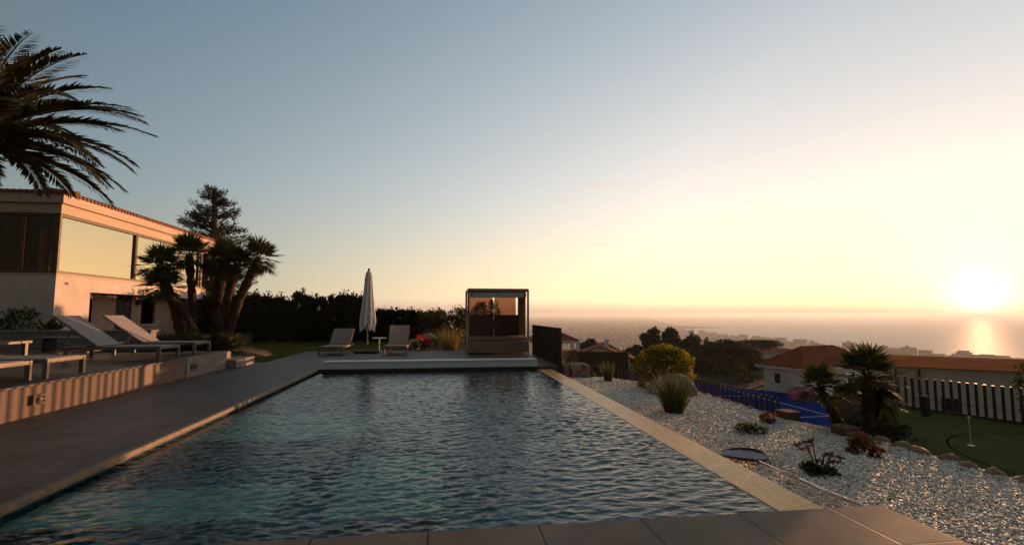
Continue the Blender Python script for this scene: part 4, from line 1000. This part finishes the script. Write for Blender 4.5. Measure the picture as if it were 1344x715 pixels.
# ------------------------------------------------------------------ neighbours' houses
def hip_house(name, label, loc, rz, L_, W_, z0, zw, zr, wall='render_far', roof='roof_far', ov=.4, windows=(), inset=None, cat='house', group=None):
    t = thing(name, label, cat, (loc[0], loc[1], z0), rz, group); hw_, ww_ = L_ / 2, W_ / 2; ins = ww_ if inset is None else inset
    MB().box(-hw_, hw_, -ww_, ww_, -3, zw - z0).build('wall', M[wall], t)
    a, b_ = hw_ + ov, ww_ + ov; ze = zw - z0; zt = zr - z0; th_ = .14
    vs_ = [(-a, -b_, ze), (a, -b_, ze), (a, b_, ze), (-a, b_, ze), (-a, -b_, ze + th_), (a, -b_, ze + th_), (a, b_, ze + th_), (-a, b_, ze + th_), (-hw_ + ins, 0, zt), (hw_ - ins, 0, zt)]
    MB().add(vs_, [(3, 2, 1, 0), (0, 1, 5, 4), (1, 2, 6, 5), (2, 3, 7, 6), (3, 0, 4, 7), (4, 5, 9, 8), (5, 6, 9), (6, 7, 8, 9), (7, 4, 8)]).build('roof', M[roof], t)
    MB().box(-a - .003, a + .003, -b_ - .003, b_ + .003, ze - .06, ze + th_ - .04).build('eave', M[wall], t)
    for (s, u_, z1, w1_, h1) in windows:
        if s == 'f': bx = (u_ - w1_ / 2, u_ + w1_ / 2, -ww_ - .02, -ww_ + .02); fb = (u_ - w1_ / 2 - .08, u_ + w1_ / 2 + .08, -ww_ - .04, -ww_ - .022)
        else: bx = (-hw_ - .02, -hw_ + .02, u_ - w1_ / 2, u_ + w1_ / 2); fb = (-hw_ - .04, -hw_ - .022, u_ - w1_ / 2 - .08, u_ + w1_ / 2 + .08)
        w_o = MB().box(*bx, z1, z1 + h1).build('window', M['dark_door'], t); MB().box(*fb, z1 - .1, z1 - .02).build('sill', M[wall], w_o)
    return t
# white house by the court: near corner (28.2, 36.2)
rzh = math.atan2(.29, .957); ux, uy = math.cos(rzh), math.sin(rzh); L_, W_ = 9.0, 3.6
hc = (28.2 + ux * L_ / 2 - uy * W_ / 2, 36.2 + uy * L_ / 2 + ux * W_ / 2)
hip_house('neighbour_house', 'white bungalow with red hipped roof beside the blue court', hc, rzh, L_, W_ + 0, -5.0, -2.95, -1.25, ov=.45, windows=(('l', .5, .75, .5, .8), ('f', 1.5, .6, .9, 1.0)), inset=2.4)
bush('hibiscus', 'bush of dark pink flowers by the white bungalow wall', (26.6, 34.6, -5), [(0, 0, .5, .9, .5, .5), (1.4, 0, .35, .6, .4, .35)], 900, .16, 610, 'pink', 'bush', .4, .05)
# long white building behind the right fence
A0, A1 = Vector((14.1, 14.9, 0)), Vector((21.4, 8.9, 0)); dv_ = (A1 - A0).normalized(); nrm_ = Vector((-dv_.y, dv_.x, 0)); mid_ = (A0 + A1) / 2 + nrm_ * 2.0
lb_ = thing('long_building', 'long low white building with orange tiled roof behind the right fence', 'building', (mid_.x, mid_.y, -2.96), math.atan2(dv_.y, dv_.x)); LL = (A1 - A0).length / 2
MB().box(-LL, LL, -2.0, 2.0, -2, 2.70).build('wall', M['render_far'], lb_)
rv = []; rfc = []
for i in range(13):
    s = -1 + i / 6; yy_ = s * 2.3; zz = 2.74 + .22 * (1 - abs(s) ** 1.3); rv += [(-LL - .3, yy_, zz), (LL + .4, yy_, zz)]
for i in range(12): rfc.append((2 * i, 2 * i + 1, 2 * i + 3, 2 * i + 2))
rfc += [tuple(range(0, 26, 2))[::-1], tuple(range(1, 26, 2)), (0, 24, 25, 1)]
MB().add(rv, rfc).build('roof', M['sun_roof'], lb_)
for xp in (-4.1, -3.5, .3): MB().tube([(xp, -2.06, -.5), (xp, -2.06, 2.65)], .03, 6).build('fence_pole', M['dark_metal'], lb_)  # slim court fence poles, added here against the building wall
MB().box(.6, 2.0, -2.1, -2.01, 2.1, 2.15).build('ledge', M['block'], lb_)
MB().box(-3.0, -2.6, -2.03, -2.0, .8, 1.8).build('window', M['dark_door'], lb_)
# porch house and gable house left of the bush
ph = thing('porch_house', 'tile-roofed porch on white columns just right of the dark screen', 'house', (11.4, 54.5, -4.2), R(-8))
MB().box(-1.4, 1.0, -1.2, 3.2, 0, 2.2).build('wall', M['render_far'], ph)
MB().add([(-2.1, -3.2, 2.9), (3.3, -3.2, 2.9), (3.3, 3.8, 2.9), (-2.1, 3.8, 2.9), (.5, .0, 4.05), (.7, .6, 4.05)], [(3, 2, 1, 0), (0, 1, 4), (1, 2, 5, 4), (2, 3, 5), (3, 0, 4, 5)]).build('roof', M['roof_far'], ph)
MB().box(-2.0, 3.2, -3.1, -2.8, 2.55, 2.895).box(2.9, 3.2, -2.8, 3.6, 2.55, 2.895).build('beam', M['render_far'], ph)
for xc, yc in ((-1.5, -2.95), (1.2, -2.95), (3.05, -2.95), (3.05, 2.5)): MB().box(xc - .16, xc + .16, yc - .16, yc + .16, -1, 2.548).build('column', M['render_far'], ph)
gh_ = thing('gable_house', 'low white gabled house with chimney behind the brown court screen', 'house', (19.3, 60, -5.2), R(-18))
MB().add([(-3.4, -2, -1), (3.4, -2, -1), (3.4, -2, 1.55), (0, -2, 2.75), (-3.4, -2, 1.55), (-3.4, 4, -1), (3.4, 4, -1), (3.4, 4, 1.55), (0, 4, 2.75), (-3.4, 4, 1.55)], [(0, 1, 2, 3, 4), (9, 8, 7, 6, 5), (1, 6, 7, 2), (5, 0, 4, 9)]).build('wall', M['render_far'], gh_)
MB().add([(-4.0, -2.4, 1.42), (0, -2.4, 2.83), (4.0, -2.4, 1.42), (4.0, 4.3, 1.42), (0, 4.3, 2.83), (-4.0, 4.3, 1.42), (-4.0, -2.4, 1.30), (0, -2.4, 2.71), (4.0, -2.4, 1.30), (4.0, 4.3, 1.30), (0, 4.3, 2.71), (-4.0, 4.3, 1.30)],
         [(0, 5, 4, 1), (1, 4, 3, 2), (0, 1, 7, 6), (1, 2, 8, 7), (6, 7, 10, 11), (7, 8, 9, 10), (2, 3, 9, 8), (5, 0, 6, 11)]).build('roof', M['roof_far'], gh_)
MB().box(.5, 1.0, -1.2, -.7, 2.2, 3.6).build('chimney', M['render_far'], gh_)
bsn = thing('court_screen', 'dark brown screen panel along the far end of the blue court', 'screen', (15.9, 48.4, -5))
p0, p1 = Vector((-3.2, 1.2, 0)), Vector((2.2, -.9, 0))
m_ = MB(); m_.bar(p0 + Vector((0, 0, 1.35)), p1 + Vector((0, 0, 1.35)), .06, 2.7); m_.build('panel', M['panel_dark'], bsn)
for s in (0, .33, .66, 1): q = p0.lerp(p1, s); MB().box(q.x - .05, q.x + .05, q.y + .04, q.y + .14, -.5, 2.74).build('post', M['dark_metal'], bsn)

# houses down the hillside
gm = random.Random(77); spots = [(30.5, 150), (33, 175), (35.2, 150), (36.2, 190), (37.2, 165), (38.6, 210), (34.2, 230), (40, 240), (41.5, 190), (42.5, 260), (36.8, 280), (32.5, 300), (29.5, 260), (14.5, 160), (17, 210), (19.5, 180), (22, 240), (15.5, 300), (20, 330), (24.5, 300), (44, 230), (45.5, 280), (47.5, 240), (49, 300)]
for i, (a, r_) in enumerate(spots):
    x, y = polar(a, r_); z = float(land(np.array(x), np.array(y)))
    hip_house('hillside_house', 'small pale villa with low red roof among the trees down the hillside', (x, y), R(-a + gm.uniform(-25, 25)), gm.uniform(9, 15), gm.uniform(7, 9), z, z + gm.uniform(4.5, 6.5), z + gm.uniform(7.2, 8.6), inset=3, windows=(('f', -2, 1.2, 1.4, 1.4), ('f', 2, 1.2, 1.4, 1.4)), group='villas scattered down the hillside')
V = []; F = []; P_ = []; gt = np.random.default_rng(41)
bl = []
for i in range(420):
    a = gt.uniform(8, 56); r_ = float(np.exp(gt.uniform(math.log(150), math.log(800)))); x, y = polar(a, r_); z = float(land(np.array(x), np.array(y)))
    if r_ < 240 and a > 44: continue
    s = gt.uniform(2.0, 4.2); bl.append((x, y, z + s * .7, s * 1.2, s * 1.2, s))
v, f = cloud(bl, 60000, .9, 42, shell=.4); o = stuff(npmesh('hillside_scrub', v, f, M['pine'])); o['label'] = 'dark scrub and small trees covering the hillside'; o['category'] = 'scrub'

bl = []; gt = np.random.default_rng(43)
for i in range(150):
    x, y = gt.uniform(19, 50), gt.uniform(38, 66)
    if y < 40.5 - (x - 26.0) * 1.55 + 6 or (24 < x < 40 and y < 44): continue
    z = float(land(np.array(x), np.array(y))); q = gt.uniform(.25, .75); bl.append((x, y, z + q * .5, q * 1.3, q * 1.3, q))
v, f = cloud(bl, 16000, .22, 44, shell=.3, up=.6); o = stuff(npmesh('bank_scrub', v, f, M['bushgreen'])); o['label'] = 'low dry scrub on the bank beyond the blue court'; o['category'] = 'scrub'

# apartment blocks along the shore
CG = 'apartment blocks along the shore'
bp_ = None; gb = random.Random(5); a = 28.6
while a < 54.5:
    cr0 = float(coast_r(np.array(a))); w_ = gb.uniform(16, 34); hgt = gb.choice([15, 18, 20, 22, 24, 27]) * (1.0 if a > 33 else .7); dp_ = gb.uniform(12, 16); x, y = polar(a, cr0 - gb.uniform(35, 80))
    if gb.random() < .07: a += math.degrees(w_ / cr0) * .5
    o = MB().box(-w_ / 2, w_ / 2, -dp_ / 2, dp_ / 2, -4, hgt)
    st_ = gb.choice([0, 1, 2])
    if st_ == 1: o.box(-w_ / 2 + 3, w_ / 2 - 4, -dp_ / 2 + 2, dp_ / 2 - 2, hgt + .02, hgt + 3)
    if st_ == 2: o.box(-w_ * .2, w_ * .05, -3, 3, hgt + .02, hgt + 3.4)
    t = thing('apartment_block', 'plain hazy apartment block in the long row along the shore', 'apartment block', (x, y, -97.2), R(-a + gb.uniform(-14, 14)), CG)
    nw_ = len(o.f)                                        # window pattern stays in the wall's own mesh, second material
    for fl_ in range(int(hgt // 3)):
        for k in range(int(w_ // 4)): o.box(-w_ / 2 + 1 + k * 4, -w_ / 2 + 3.2 + k * 4, -dp_ / 2 - .08, -dp_ / 2 + .1, fl_ * 3 + .8, fl_ * 3 + 2.3)
    wo = o.build('wall', M['block_far'], t); wo.data.materials.append(M['panel_dark'])
    for pl_ in wo.data.polygons[nw_:]: pl_.material_index = 1
    a += math.degrees((w_ + gb.uniform(-8, 1)) / cr0)
# the town on the plain: too many to count
V = []; F = []; gt = np.random.default_rng(9); cube = np.array([(x, y, z) for z in (0, 1) for x, y in ((-.5, -.5), (.5, -.5), (.5, .5), (-.5, .5))]); cf = np.array([(4, 5, 6, 7), (0, 1, 5, 4), (1, 2, 6, 5), (2, 3, 7, 6), (3, 0, 4, 7)])
n = 9000; a = gt.uniform(4, 53, n); r_ = np.exp(gt.uniform(math.log(820), math.log(7500), n)); ok = (r_ < coast_r(a) - 60) & (a + r_ * 0 < 53); a, r_ = a[ok], r_[ok]; n = len(a)
cx, cy_ = r_ * np.sin(np.radians(a)), r_ * np.cos(np.radians(a)); rot = gt.uniform(0, 3.14, n); S3 = np.stack([gt.uniform(8, 26, n), gt.uniform(7, 16, n), gt.choice([4, 6, 7, 9, 12, 15], n)], 1)
loc = cube[None] * S3[:, None]; xr_ = loc[..., 0] * np.cos(rot)[:, None] - loc[..., 1] * np.sin(rot)[:, None] + cx[:, None]; yr_ = loc[..., 0] * np.sin(rot)[:, None] + loc[..., 1] * np.cos(rot)[:, None] + cy_[:, None]
V = np.stack([xr_, yr_, loc[..., 2] + land(cx, cy_)[:, None] - .5], -1).reshape(-1, 3); F = (cf[None] + (np.arange(n) * 8)[:, None, None]).reshape(-1, 4)
o = stuff(npmesh('distant_town', V, F, M['town'])); o['label'] = 'hazy town spread over the coastal plain'; o['category'] = 'town'

# ------------------------------------------------------------------ haze over land and sea
hz = MB().box(-26500, 26500, -6500, 26500, -111.5, 11).build('haze', None); stuff(hz)
hm = bpy.data.materials.new('haze_air'); hm.use_nodes = True; hn = hm.node_tree; hn.nodes.clear(); out = hn.nodes.new('ShaderNodeOutputMaterial')
pv = hn.nodes.new('ShaderNodeVolumePrincipled'); pv.inputs['Color'].default_value = (.86, .92, .96, 1); pv.inputs['Density'].default_value = 1.5e-4; pv.inputs['Anisotropy'].default_value = .27
hn.links.new(pv.outputs[0], out.inputs['Volume']); hz.data.materials.append(hm)
